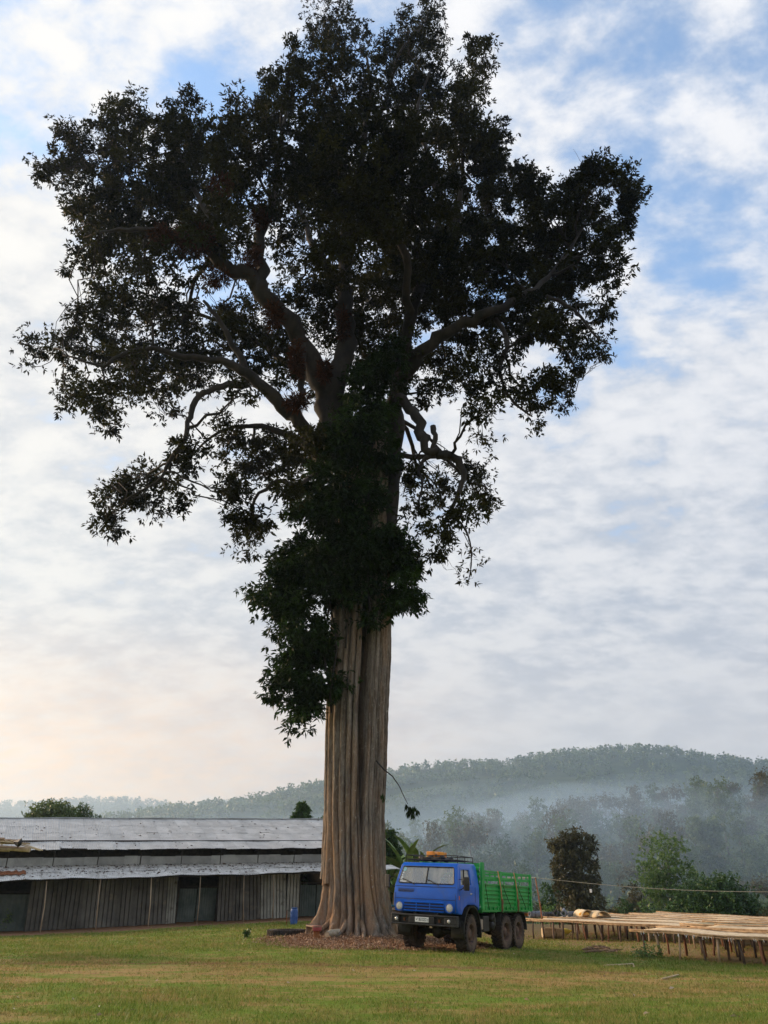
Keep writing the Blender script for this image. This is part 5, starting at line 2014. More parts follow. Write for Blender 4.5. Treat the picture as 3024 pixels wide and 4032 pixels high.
def drying_table(n, s0, z0, s1, z1, label, group=None, width=1.75, fringe=False, mats=None):
    c2 = bedpt(n, (s0 + s1) / 2)
    root = empty('drying_table', (c2[0], c2[1], float(H(*c2))), 0, label, 'table', group)
    RO = np.array(root.location)

    def zt(s, a=0.0):
        return z0 + (z1 - z0) * (s - s0) / (s1 - s0) + .07 * a + .018 * math.sin(s * 1.3 + n)

    def W3(s, a, dz=0.0):
        p = bedpt(n + a * width, s)
        return np.array([p[0], p[1], zt(s, a) + dz]) - RO
    # edge rails of bamboo
    for a, dz in ((0, .03), (0, -.035), (1, .03)):
        pts = [W3(s, a, dz + rng.normal() * .008) for s in np.linspace(s0 - .2, s1 + .1, 14)]
        MB().tube(pts, [.032 - .008 * i / 13 for i in range(14)], 6).build('edge_rail', BAMB, root, smooth=True)
    k = 0
    s = s0 + .15
    while s < s1:
        MB().tube([W3(s, -.04, -.05), W3(s, 1.04, -.05)], .03, 5).build('cross_rail', BAMB, root)
        for a in (.03, .97):
            if a > .5 and n > 8:
                continue
            sj = s + rng.normal() * .12
            p = bedpt(n + a * width, sj)
            ln = rng.normal(size=2) * .07
            g = np.array([p[0] + ln[0], p[1] + ln[1], float(H(p[0] + ln[0], p[1] + ln[1])) - .08]) - RO
            t_ = W3(sj, a, -.06)
            r_ = .032 + .02 * rng.random()
            m = rng.random()
            mt = LEGM if m < .6 else (LEGR if m < .82 else LEGP)
            MB().tube([g, (g + t_) / 2 + rng.normal(size=3) * .012, t_], [r_ * 1.05, r_, r_ * .9], 7).build('leg', mt, root, smooth=True)
        s += .62 + rng.random() * .35
    # woven mats laid end to end
    seg = mats or max(2, int((s1 - s0) / 4.2))
    for i in range(seg):
        a0, a1 = s0 + (s1 - s0) * i / seg - .04, s0 + (s1 - s0) * (i + 1) / seg + .04
        G = []
        for si in np.linspace(a0, a1, 26):
            G.append([W3(si, f, .012 + .006 * (i % 2) + .022 * (vnoise(si, f * 2 + n, 2.2, 4) - .5) - .03 * math.sin(math.pi * f) * (1 if 0 < f < 1 else 0)) for f in np.linspace(-.01, 1.0, 6)])
        o = MB().grid(G).build('mat', MATG_M if (n == 4.9 and i == 0) else MAT_M, root, smooth=True)
        so = o.modifiers.new('solid', 'SOLIDIFY')
        so.thickness = .012
    if fringe:
        for q in range(70):
            si = s0 + rng.random() ** .8 * (s1 - s0)
            p = W3(si, -.02, -.02)
            L_ = .04 + .09 * rng.random()
            MB().tube([p, p + np.array([rng.normal() * .03, -.015, -L_])], .008, 4).build('fringe_strip', PAPER, root)
    return root


GB = 'drying tables in the packed rows'
lab_mid = 'pale matted drying table, %s row counting back from the fringed table'
ORD = {9.4: 'fifth', 11.8: 'sixth', 14.4: 'seventh', 17.0: 'eighth', 20.0: 'ninth and last'}
drying_table(0, 0, .68, 10, .42, 'drying table at the grass edge with a frayed pale fringe hanging from its mat', GB, fringe=True)
drying_table(2.6, 1, .76, 12, .50, 'drying table right behind the fringed one, edged by a raised brown rail', GB)
drying_table(4.9, -1.0, .80, 12, .52, 'drying table whose end mat is darker olive than the others', GB)
drying_table(7.1, -12.2, .82, 6, .46, "drying table reaching to the truck's tail, with dark legs along the grass", GB)
for n_, s0_, z0_, z1_ in ((9.4, -13, .90, .52), (11.8, -13.5, .93, .52), (14.4, -14, .95, .52), (17.0, -14, .965, .52), (20.0, -14, .985, .52)):
    drying_table(n_, s0_, z0_, 4, z1_, lab_mid % ORD[n_], GB)

# ------------------------------------------------------------------ ground finder


def gpt(u, v, y0=12.0, y1=70.0):
    """first terrain point along a pixel's ray"""
    d = ray(u, v)
    ys = np.linspace(y0, y1, 1200)
    t = ys / d[1]
    z = CAMZ + d[2] * t
    h = H(d[0] * t, ys)
    k = np.argmax(z <= h)
    if z[k] > h[k]:
        k = len(ys) - 1
    return np.array([d[0] * t[k], ys[k], h[k]])


# rolls of dark net and mats left on the far tables
NET = pmat('dark_net', (.035, .038, .042), (.085, .09, .10), 9, .9, bump=.02, bscale=20)
NETB = pmat('blue_grey_net', (.12, .14, .17), (.20, .22, .26), 9, .9, bump=.02, bscale=20)


def net_roll(u0, u1, v0, v1, Yd, mat, label, end_on=False, peak=0.0):
    a, b = P(u0, v1, Yd), P(u1, v0, Yd)
    w, h_ = b[0] - a[0], b[2] - a[2]
    root = empty('net_roll', (float((a[0] + b[0]) / 2), Yd, float(a[2])), 0, label, 'net', 'rolled nets on the tables')
    r = h_ / 2
    m = MB()
    L_ = max(w / 2, .3)
    axis_ = np.array([1, .35, 0]) if not end_on else np.array([.35, 1, 0])
    axis_ = unit(axis_)
    side = unit(np.cross(axis_, (0, 0, 1)))
    rings = []
    nn = 26
    rs_ = [r * .45, r * .5, r, r, r, r * .95, r * .5, r * .42]
    ps = [-L_ * .7, -L_ * .98, -L_, -L_ * .3, L_ * .3, L_, L_ * .98, L_ * .7]
    for pp, rr_ in zip(ps, rs_):
        ring_ = []
        for k in range(nn):
            an = 2 * math.pi * k / nn
            q = 1 + .08 * math.sin(3 * an + pp * 4) + .05 * rng.normal() * .5
            up = rr_ * q * math.sin(an)
            if peak and math.sin(an) > .6:
                up += peak * (math.sin(an) - .6) * math.exp(-(pp / L_ - .3) ** 2 * 6)
            ring_.append(axis_ * pp + side * rr_ * q * math.cos(an) + np.array([0, 0, r + up]))
        rings.append(ring_ + [ring_[0]])
    m.grid(rings)
    m.build('roll', mat, root, smooth=True)
    MB().tube([axis_ * -.2 * L_ + side * (r * 1.05 * math.cos(x)) + np.array([0, 0, r + r * 1.05 * math.sin(x)]) for x in np.linspace(0, 2 * math.pi, 14)], .015, 4).build('tie', CABLE, root)


net_roll(2082, 2136, 3586, 3612, 48.5, NETB, 'blue-grey net roll lying lengthwise beside the leaning pole')
net_roll(2138, 2178, 3590, 3612, 50.0, NET, 'slack grey net roll next to the round open-ended roll')
net_roll(2176, 2204, 3584, 3609, 49.5, NET, 'dark net roll showing its round open end', True)
net_roll(2200, 2242, 3584, 3609, 49.0, NETB, 'grey net roll with a peaked fold on top', True, .35)
net_roll(2236, 2272, 3588, 3609, 49.5, NETB, 'low crumpled net roll beside the bent mats')


def bent_mat(u0, u1, v0, v1, Yd, label):
    a, b = P(u0, v1, Yd), P(u1, v0, Yd)
    w, h_ = b[0] - a[0], b[2] - a[2]
    G = []
    for t in np.linspace(0, 1, 14):
        x = -w / 2 + w * t
        z = h_ * math.sin(math.pi * min(t * 1.0 + .0, 1)) ** .6
        G.append([(x, yy_, z + .02 * math.sin(yy_ * 5)) for yy_ in (-.55, -.2, .2, .6)])
    root = empty('bent_mat', (float((a[0] + b[0]) / 2), Yd, float(a[2])), .25, label, 'mat', 'arched mats on the tables')
    o = MB().grid(G).build('sheet', MAT_M, root, smooth=True)
    so = o.modifiers.new('solid', 'SOLIDIFY')
    so.thickness = .02
    for yy_ in (-.5, .55):
        MB().tube([(-w / 2, yy_, .03), (0, yy_, .06), (w / 2, yy_, .03)], .02, 5).build('stick', BAMB, root)
    return root


bent_mat(2272, 2324, 3581, 3607, 48.5, 'arched bamboo mat with an orange sack showing beneath it')
bent_mat(2326, 2388, 3586, 3611, 47.8, 'arched bamboo mat, wider and dark underneath, beside the orange sack')
sk = MB()
c = P(2302, 3600, 48.2)
bm = bmesh.new()
bmesh.ops.create_icosphere(bm, subdivisions=3, radius=1)
for vv_ in bm.verts:
    q = vv_.co
    vv_.co = Vector((q.x * .34, q.y * .2, q.z * .11 * (1 + .2 * math.sin(6 * q.x + 3 * q.y))))
me = bpy.data.meshes.new('sack')
bm.to_mesh(me)
bm.free()
o = tag(link_mesh('sack', me, pmat('orange_sack', (.62, .28, .04), (.72, .40, .08), 7, .8), smooth=True), 'small orange sack tucked under an arched bamboo mat', 'sack')
o.location = c
# rolled mat lying on the ground under the tables
g1, g2 = gpt(2085, 3668), gpt(2176, 3676)
g1[1] = g2[1] = 47.5
for g in (g1, g2):
    g[2] = float(H(g[0], g[1]))
ro = empty('rolled_mat', tuple(g1), 0, 'pale rolled bamboo mat lying on the ground under the drying tables', 'mat')
ax_ = g2 - g1
MB().tube([ax_ * t + np.array([0, 0, .26]) for t in np.linspace(0, 1, 8)], [.25, .26, .25, .26, .25, .24, .25, .24], 16).build('roll', MAT_M, ro, smooth=True, sharp=50)
MB().tube([ax_ * .6 + np.array([0, .27 * math.cos(x), .26 + .27 * math.sin(x)]) for x in np.linspace(0, 6.28, 16)], .012, 4).build('tie', CABLE, ro)
g = gpt(2222, 3652)
g[1] = 50
g = np.array([P(2222, 3650, 50)[0], 50, float(H(P(2222, 3650, 50)[0], 50))])
yb = empty('yellow_sack', tuple(g), 0, 'flat yellow sack lying under the drying tables', 'sack')
bm = bmesh.new()
bmesh.ops.create_icosphere(bm, subdivisions=3, radius=1)
for vv_ in bm.verts:
    q = vv_.co
    vv_.co = Vector((q.x * .34, q.y * .2, .16 + q.z * .16))
me = bpy.data.meshes.new('body')
bm.to_mesh(me)
bm.free()
link_mesh('body', me, pmat('yellow_plastic', (.75, .55, .03), (.82, .66, .08), 5, .6), yb, smooth=True)
MB().tube([(.3, 0, .16), (.4, .02, .2), (.46, -.01, .15)], .05, 6).build('tied_neck', MATS['yellow_plastic'], yb, smooth=True)

# leaning pole and line
base = np.array([P(2138, 3640, 47.6)[0], 47.6, 0])
base[2] = float(H(base[0], base[1]))
top = P(2108, 3456, 47.0)
pl = empty('leaning_pole', tuple(base), 0, 'thin reddish pole leaning beside the cargo bed and holding a wire', 'pole')
MB().tube([(0, 0, -.1), (np.array(top) - base) * .5 + np.array([.05, 0, 0]), np.array(top) - base], [.05, .042, .03], 7).build('shaft', LEGR, pl, smooth=True)
MB().tube([np.array(top) - base + np.array([-.05, 0, -.05]), np.array(top) - base + np.array([.06, 0, -.02])], .012, 5).build('wire_hook', CABLE, pl)
wr = MB()
e2 = P(3150, 3512, 44)
pts = [top + (e2 - top) * t - np.array([0, 0, 1]) * .22 * math.sin(math.pi * t) for t in np.linspace(0, 1, 24)]
shed_end = S(s_low_end - .4, D_LOW - .3, z_low(s_low_end) - .25)
pts2 = [shed_end + (top - shed_end) * t - np.array([0, 0, 1]) * .12 * math.sin(math.pi * t) for t in np.linspace(0, 1, 14)]
wr.tube(pts2[:-1] + pts, .013, 5)
tag(wr.build('wire', pmat('pale_wire', (.40, .36, .26), (.5, .46, .34), 5, .6), None), 'pale slack wire strung from the shed past the pole over the tables', 'wire')
hg = empty('hanging_tag', tuple(pts[8]), 0, 'small white tag hanging from the wire', 'tag')
tg = P(2336, 3504, pts[8][1])
hg.location = tuple(min(pts, key=lambda p: abs(p[0] - tg[0])))
MB().tube([(0, 0, 0), (0, 0, -.28)], .006, 4).build('string', CABLE, hg)
MB().bb((-.06, -.015, -.46), (.06, .015, -.28)).build('card', PAPER, hg, bevel=.01)

# ------------------------------------------------------------------ small things round the tree
# blue barrel
b0 = gpt(1156, 3641)
br = empty('barrel', tuple(b0), .3, 'blue plastic barrel standing before the pale sheets of the shed', 'barrel')
BLUP = pmat('blue_plastic', (.025, .075, .28), (.045, .12, .36), 3, .45)
kk = b0[1] / 36.0 * .98
hB = P(1156, 3575, b0[1])[2] - b0[2]
wB = (P(1171, 3600, b0[1])[0] - P(1141, 3600, b0[1])[0]) / 2
pf = [(.001, 0), (.80, 0), (.86, .03), (.9, .12), (1.0, .30), (.96, .33), (1.0, .36), (1.0, .62), (.96, .65), (1.0, .68), (.92, .86), (.78, .93), (.76, .95), (.80, .96), (.80, 1.0), (.001, 1.0)]
MB().lathe([(r * wB, z * hB) for r, z in pf], 28, 'z').build('body', BLUP, br, smooth=True, sharp=50)
MB().lathe([(.80 * wB, hB * .985), (.84 * wB, hB * .99), (.84 * wB, hB * 1.02), (.6 * wB, hB * 1.03), (.001, hB * 1.03)], 28, 'z').build('lid', BLUP, br, smooth=True, sharp=40)
# tap post next to the barrel
t0 = gpt(1127, 3648)
tpz = empty('tap_post', tuple(t0), 0, 'thin upright tap pipe beside the blue barrel', 'tap')
hT = P(1130, 3584, t0[1])[2] - t0[2]
MB().tube([(0, 0, -.1), (0, 0, hT)], .022, 6).build('pipe', RUST, tpz)
MB().tube([(0, 0, hT), (.12, 0, hT), (.15, 0, hT - .06)], .02, 6).build('spout', BLACKP, tpz)

# bench
far, near = gpt(1218, 3681), gpt(1246, 3699)
bn = empty('bench', tuple(near), 0, 'short wooden bench with a red cloth on its end, by the trunk', 'bench')
PLANK = pmat('bench_plank', (.17, .11, .07), (.32, .23, .16), 4, .85, stretch=(1, .3, 1))
REDW = pmat('orange_brown_board', (.20, .075, .025), (.32, .13, .045), 4, .8)
dv = far - near
dv2 = unit(np.array([dv[0], dv[1], 0]))
sd2 = np.array([dv2[1], -dv2[0], 0])
MR = Matrix((sd2, dv2, (0, 0, 1))).transposed()
Lb = np.linalg.norm(dv[:2])
hb_n = P(1246, 3652, near[1])[2] - near[2]
hb_f = P(1218, 3632, far[1])[2] - near[2]
Lb = min(Lb, 2.2)
w_b = .30
MB().box(np.array([0, 0, hb_n / 2 - .02]), (w_b * .78, .05, hb_n + .04), MR).build('leg', REDW, bn, bevel=.006)
MB().box(dv2 * Lb + np.array([0, 0, (hb_n + (far[2] - near[2]) - .04) / 2]), (w_b, .05, hb_n + .1), MR).build('leg', PLANK, bn, bevel=.006)
MB().box(dv2 * Lb / 2 + np.array([0, 0, hb_n + .025]), (w_b, Lb + .2, .045), MR).build('seat', PLANK, bn, bevel=.006)
MB().tube([dv2 * Lb * .95 + np.array([0, 0, .12]), dv2 * Lb * .45 + np.array([0, 0, hb_n - .02])], .022, 5).build('brace', PLANK, bn)
rc_ = MB()
G = []
for i in range(9):
    t = i / 8
    G.append([np.array([0, 0, 0]) + sd2 * (-.17 + .34 * j / 6) + dv2 * (.16 - .26 * min(t, .55) / .55) + np.array([0, 0, hb_n + .055 - max(0, t - .5) * .36 + .012 * math.sin(3 * j + i)]) for j in range(7)])
rc_.grid(G)
o = tag(rc_.build('red_cloth', pmat('red_cloth', (.24, .045, .04), (.38, .10, .09), 6, .9, bump=.01), None, smooth=True), 'faded red cloth draped over the end of the wooden bench', 'cloth')
o.location = near
so = o.modifiers.new('solid', 'SOLIDIFY')
so.thickness = .02

# big tyre lying flat
ty0 = gpt(1122, 3688)
ct = np.array([P(1128, 3680, ty0[1] + .75)[0], ty0[1] + .75, 0])
ct[2] = float(H(ct[0], ct[1])) - .09
hx = (P(1203, 3680, ct[1])[0] - P(1053, 3680, ct[1])[0]) / 2
lt = empty('lying_tyre', tuple(ct), 0, 'big black worn tyre lying flat in the leaf litter by the bench', 'tyre')
m = MB().lathe([(hx * .55, .0), (hx * .60, .04), (hx * .9, .0), (hx * .985, .05), (hx, .16), (hx * .985, .27), (hx * .9, .32), (hx * .60, .28), (hx * .55, .32), (hx * .53, .16)], 56, 'z')
lt1 = m.build('casing', RUBBER, lt, smooth=True, sharp=45)
for k in range(40):
    a = 2 * math.pi * k / 40
    for zz_, tw_ in ((.09, .5), (.23, -.5)):
        M = Matrix.Rotation(a, 3, 'Z') @ Matrix.Rotation(tw_, 3, 'X')
        MB().box((hx * math.cos(a) * 1.0, hx * math.sin(a) * 1.0, zz_), (.05, .055, .15), M).build('tread_lug', RUBBER, lt1)
# cut log
a, b = gpt(1290, 3688), gpt(1336, 3680)
a, b = a + np.array([0, -.5, 0]), b + np.array([0, -.3, 0])
for q in (a, b):
    q[2] = float(H(q[0], q[1])) + .12
lg = empty('log', tuple((a + b) / 2), 0, 'short pale cut log lying against the tree roots', 'log')
mid = (a + b) / 2
MB().tube([(a - mid) * 1.0, (a - mid) * .3 + np.array([0, 0, .02]), (b - mid) * 1.0], [.13, .14, .125], 14).build('bark', pmat('pale_log', (.34, .27, .19), (.5, .42, .32), 6, .9, stretch=(.3, 1, 1)), lg, smooth=True, sharp=60)
MB().tube([(a - mid) * 1.0, (a - mid) * 1.015], [.11, .105], 14).build('cut_face', pmat('log_face', (.46, .36, .24), (.55, .45, .32), 12, .9), lg)

# sticks and pale scraps in the grass


def stick(pix, r, mat, name, label, cat='stick'):
    pts = []
    for u, v in pix:
        p = gpt(u, v)
        pts.append(p + np.array([0, 0, r * .9 + .01]))
    c = pts[0].copy()
    o = MB().tube([p - c for p in pts], [r] * len(pts), 6).build(name, mat, None, smooth=True)
    o.location = c
    return tag(o, label, cat)


PALE = pmat('pale_stick', (.44, .33, .19), (.56, .44, .28), 5, .7)
stick([(2378, 3806), (2440, 3803), (2492, 3799)], .022, PALE, 'bamboo_stick', 'straight pale bamboo stick lying in the grass below the bark heap')
stick([(2606, 3860), (2646, 3850), (2672, 3843)], .020, PALE, 'bamboo_stick', 'slanting pale bamboo stick lying out in the open grass')
stick([(2494, 3800), (2497, 3811)], .02, PALE, 'bamboo_stick', 'short broken bamboo end beside the straight stick')
heap = empty('bark_heap', tuple(gpt(2370, 3752)), 0, 'low heap of dry brown bark strips on the grass near the tables', 'bark')
hc = np.array(heap.location)
for i in range(26):
    u = 2312 + rng.random() * 118
    p = gpt(u, 3742 + rng.random() * 14) - hc
    p[2] += .04 + .10 * rng.random()
    an = rng.normal() * .5
    L_ = .25 + .4 * rng.random()
    d = np.array([math.cos(an), math.sin(an) * .6, rng.normal() * .15])
    MB().tube([p - d * L_ / 2, p + np.array([0, 0, .02]), p + d * L_ / 2], [.02, .035, .02], 5).build('bark_strip', pmat('bark_strip', (.13, .075, .045), (.30, .19, .12), 6, .9, rnd=.35), heap)
n = 85
pts = []
for i in range(n):
    u, v = rng.random() * 3024, 3690 + rng.random() * 330
    p = gpt(u, v)
    pts.append(p + np.array([0, 0, .03]))
pts = np.array(pts)
d = unit_rows(rand_unit(n) * np.array([1, 1, .3]))
ll = .05 + .09 * rng.random(n)
V, Fq = leaf_quads(pts, d, ll, ll * .5, .15)
SCRAP = leafmat('pale_scraps', (.24, .17, .10), (.55, .48, .38), .8, .1, .1)
tag(link_mesh('scattered_scraps', big_mesh('scattered_scraps', V, Fq, np.repeat(rng.random(n), 4)), SCRAP), 'pale dry leaves and scraps scattered over the grass', 'litter', kind='stuff')
# leaf litter round the trunk
n = 24000
r_ = np.sqrt(rng.random(n))
a_ = rng.random(n) * 2 * np.pi
xx = -.4 + 4.4 * r_ * np.cos(a_) + rng.normal(size=n) * .35
yy = 34.2 + 4.9 * r_ * np.sin(a_) + rng.normal(size=n) * .3
pts = np.stack([xx, yy, H(xx, yy) + .02 + .03 * rng.random(n)], -1)
d = unit_rows(rand_unit(n) * np.array([1, 1, .45]))
ll = .05 + .08 * rng.random(n)
V, Fq = leaf_quads(pts, d, ll, ll * .42, .25)
LIT2 = leafmat('fallen_leaf', (.20, .105, .06), (.60, .42, .28), .85, .1, .1)
tag(link_mesh('leaf_litter', big_mesh('leaf_litter', V, Fq, np.repeat(np.clip(rng.normal(.4, .25, n), 0, 1), 4)), LIT2), 'red-brown fallen leaves spread round the foot of the great tree', 'leaf litter', kind='stuff')


# little plants
def plant(u, v, hgt, wid, nl, L_, label, lm, cat='plant'):
    g = gpt(u, v)
    root = empty('leafy_plant', tuple(g), 0, label, cat)
    st = MB()
    tips = []
    for i in range(5):
        e = np.array([rng.normal() * wid * .4, rng.normal() * wid * .3, hgt * (.6 + .4 * rng.random())])
        st.tube([(0, 0, -.03), e * .5 + np.array([0, 0, .05]), e], [.012, .01, .006], 5)
        tips += [e * f for f in (.4, .6, .8, 1.0)]
    st.build('stem', BARK, root)
    tips = np.array(tips)
    V, Fq, t = rosettes(np.repeat(tips, nl, 0) + rng.normal(size=(len(tips) * nl, 3)) * wid * .14, np.tile([0, 0, .4], (len(tips) * nl, 1)), 5, L_, .4, .1, tint=np.full(len(tips) * nl, .6))
    link_mesh('foliage', big_mesh('foliage', V, Fq, t), lm, root)


plant(8, 3668, .8, .8, 5, .16, 'bright green leafy plant before the dark shed opening', LEAF_FRESH)
plant(964, 3694, .32, .2, 2, .12, 'lone dark green seedling in the grass before the shed', LEAF_DARK)
plant(2560, 3775, .25, .9, 6, .10, 'low weed patch in front of the leaning table legs', LEAF_FRESH)

# wood heap, blue sheet and brush fence between trunk and truck
wp = empty('wood_heap', (P(1552, 3600, 50)[0], 50.0, float(H(P(1552, 3600, 50)[0], 50))), 0, 'heap of split branches stacked behind the great tree and truck', 'wood')
for i in range(46):
    L_ = 1.2 + rng.random()
    z = .08 + (i % 9) * .10
    y = rng.normal() * .2
    x0 = -1.1 + .5 * rng.random()
    MB().tube([(x0, y, z + rng.normal() * .03), (x0 + L_, y + rng.normal() * .2, z + rng.normal() * .06)], .04 + .02 * rng.random(), 6).build('branch', pmat('split_wood', (.13, .085, .06), (.33, .24, .18), 5, .9, rnd=.4), wp)
bs = MB()
c = P(1540, 3558, 49.3)
bs.grid([[np.array([-.42 + .84 * i / 8, -.2 + .4 * j / 5, .16 * math.sin(i * 1.2) * .5 + .25 * (1 - abs(i - 4) / 4) - .1 * j / 5]) for j in range(6)] for i in range(9)])
o = tag(bs.build('blue_sheet', pmat('blue_sheet', (.03, .22, .42), (.07, .36, .58), 5, .55), None, smooth=True), 'bright blue plastic sheet thrown over the wood heap', 'sheet')
so = o.modifiers.new('solid', 'SOLIDIFY')
so.thickness = .015
o.location = (c[0], 49.9, wp.location[2] + .95)


# banana plants
BAN = pmat('banana_leaf', (.10, .19, .035), (.20, .31, .08), 2.5, .5, coord='Object', c3=(.24, .22, .08), s3=2, t3=(.58, .8))
BANS = pmat('banana_stem', (.20, .17, .09), (.32, .28, .16), 4, .8, stretch=(1, 1, .3))


def banana(loc, hgt, nl, seed, label):
    rg = np.random.default_rng(seed)
    root = empty('banana_plant', loc, 0, label, 'banana plant', 'banana plants behind the truck')
    MB().tube([(0, 0, -.1), (0, .02, hgt * .3), (.02, 0, hgt * .55)], [.17, .14, .08], 10).build('stem', BANS, root, smooth=True)
    for i in range(nl):
        az = 2 * math.pi * i / nl + rg.normal() * .4
        el = math.radians(rg.uniform(48, 88) if i % 3 else rg.uniform(20, 45))
        L_ = hgt * (.42 + .22 * rg.random())
        wd = .24 + .10 * rg.random()
        h0 = np.array([math.cos(az), math.sin(az), 0])
        pts, e = [], el
        p = np.array([0, 0, hgt * .5])
        for k in range(9):
            pts.append(p.copy())
            p = p + (h0 * math.cos(e) + np.array([0, 0, math.sin(e)])) * L_ / 8
            e -= math.radians(rg.uniform(3, 9))
        side = np.cross(h0, (0, 0, 1))
        G = []
        for k in range(9):
            w = wd * math.sin(math.pi * min(1, .08 + .92 * k / 8)) ** .6 if k else .03
            up = np.array([0, 0, .22 * w])
            G.append([pts[k] - side * w + up, pts[k], pts[k] + side * w + up])
        MB().grid(G).build('leaf', BAN, root, smooth=True)
    return root


for i, (u, Yd, hg_, lab) in enumerate(((1528, 62, 4.6, 'banana plant half hidden by the trunk, next to the lean-to end'), (1570, 64, 5.0, 'banana plant behind the lean-to end with leaves low over its roof'),
                                       (1598, 61, 5.6, 'tall banana plant with upright pale leaves over the cab corner'), (1640, 63, 6.0, 'tallest banana plant with paired upright leaves above the truck cab'),
                                       (1690, 66, 5.2, 'banana plant almost hidden behind the truck cab'), (1552, 58.6, 3.0, 'short banana plant under the lean-to edge by the wood heap'))):
    x = P(u, 3560, Yd)[0]
    banana((x, Yd, float(H(x, Yd))), hg_, 9, 40 + i, lab)
br_f = empty('brush_fence', (P(1560, 3560, 56)[0], 56.5, float(H(P(1560, 3560, 56)[0], 56.5))), 0, 'fence of thin upright sticks behind the wood heap', 'fence')
for i in range(34):
    x = -1.6 + i * .14
    MB().tube([(x, 0, -.1), (x + rng.normal() * .05, rng.normal() * .05, 1.25 + rng.random() * .5)], .022, 5).build('stick', LEGP if i % 3 else LEGM, br_f)

# ------------------------------------------------------------------ trees beyond


def hero(name, u0, u1, vtop, Yd, label, lm, lobes, L, nclump, per, k=6, trunk_r=.25, droop=.25, ratio=.45, zbase=None, vbase=None, bark=None):
    """lobes in a unit box: x,y in -1..1 of half width, z 0..1 of height"""
    a, b = P(u0, vtop, Yd), P(u1, vtop, Yd)
    x, hwid = (a[0] + b[0]) / 2, (b[0] - a[0]) / 2
    zb = float(H(x, Yd))
    h = a[2] - zb
    lb = [(lx * hwid, ly * hwid, lz * h, rx * hwid, ry * hwid, rz * h, w) for lx, ly, lz, rx, ry, rz, w in lobes]
    cm, tm = tree_data(h, lb, L, nclump, per, ratio, droop, trunk_r, k=k)
    return place_tree(name, cm, tm, lm, (x, Yd, zb), 1.0, 0, label, bark=bark)


col_l = [(.15, 0, .87, .7, .6, .11, 1.6), (-.35, 0, .84, .55, .5, .12, 1.4), (-.45, 0, .68, .5, .6, .13, 1.2), (.4, .1, .70, .52, .6, .13, 1.2), (0, -.2, .55, .75, .7, .12, 1.4), (-.4, .1, .48, .5, .6, .10, 1), (.45, 0, .44, .5, .6, .12, 1.1), (.1, 0, .32, .72, .7, .10, 1.2), (.45, -.1, .24, .5, .5, .09, .8), (-.2, 0, .2, .55, .5, .08, .8)]
hero('tall_tree', 2158, 2345, 3258, 105, 'tall olive-brown tree with clumped crown behind the net rolls', LEAF_OLIVE, col_l, .55, 230, 8, 7, .35, .3)
fea = [(0, 0, .80, .62, .6, .18, 1.6), (-.5, 0, .62, .45, .5, .17, 1.2), (.45, 0, .60, .5, .5, .17, 1.2), (-.1, -.3, .55, .6, .5, .16, 1), (.55, .1, .40, .42, .5, .13, .8), (-.62, .1, .42, .3, .4, .12, .6), (.75, 0, .46, .25, .3, .08, .4)]
hero('feathery_tree', 2475, 2738, 3272, 120, 'light green airy tree with many upright pale limbs beyond the tables', LEAF_FRESH, fea, .42, 230, 7, 7, .3, .1, zbase=None)
dome = [(0, 0, .62, .72, .7, .34, 2), (-.55, 0, .40, .42, .5, .30, 1.2), (.55, 0, .42, .42, .5, .30, 1.2), (0, -.5, .40, .7, .5, .30, 1.5), (-.75, -.1, .22, .25, .4, .2, .6), (.78, -.1, .22, .24, .4, .2, .6), (.25, -.3, .68, .45, .4, .25, 1), (-.25, -.35, .60, .45, .4, .26, 1)]
hero('domed_tree', 2615, 2960, 3440, 84, 'wide low dome-shaped dark green tree right behind the drying tables', LEAF_DARK, dome, .36, 560, 9, 7, .35, .35)
hero('dark_tree', 2098, 2222, 3462, 112, 'dark rounded tree filling the space between truck tail and tall olive tree', LEAF_DARK, dome, .5, 120, 7, 6, .3)
hero('small_flat_tree', 2428, 2482, 3536, 90, 'small flat-topped tree on a thin stem beyond the arched mats', LEAF_DARK, [(0, 0, .75, 1, 1, .22, 1), (-.3, 0, .6, .6, .6, .15, .5), (.4, 0, .6, .5, .6, .15, .5)], .3, 60, 6, 6, .1)
hero('hazy_tall_tree', 2700, 2832, 3216, 190, 'tall hazy two-crowned tree rising over the domed tree', LEAF_FOREST, [(-.4, 0, .85, .5, .5, .14, 1), (.5, 0, .82, .45, .5, .16, 1), (0, 0, .65, .8, .7, .15, 1.3), (-.3, 0, .5, .5, .5, .1, .7), (.2, 0, .36, .5, .5, .12, .7)], .8, 170, 7, 6, .4)
hero('pale_bush', 2118, 2190, 3552, 88, 'light green bush at the foot of the dark tree behind the rolls', LEAF_FRESH, dome, .3, 60, 6, 6, .1)
hero('yellowish_tree', 2420, 2540, 3470, 135, 'yellow-green loose tree left of the airy tree', LEAF_OLIVE, fea, .5, 80, 6, 6, .2)
hero('low_bush', 2372, 2450, 3572, 86, 'low olive bush beside the flat-topped tree', LEAF_OLIVE, dome, .3, 60, 6, 6, .1)
hero('low_bush', 2480, 2640, 3560, 98, 'broad low bush under the airy tree', LEAF_DARK, dome, .35, 120, 6, 6, .12)
hero('brown_bush', 2960, 3090, 3580, 80, 'brownish bush past the domed tree at the tables', LEAF_OLIVE, dome, .3, 90, 6, 6, .12)
hero('low_bush', 2230, 2390, 3590, 95, 'dim low bush under the tall olive tree', LEAF_FOREST, dome, .35, 90, 6, 6, .12)
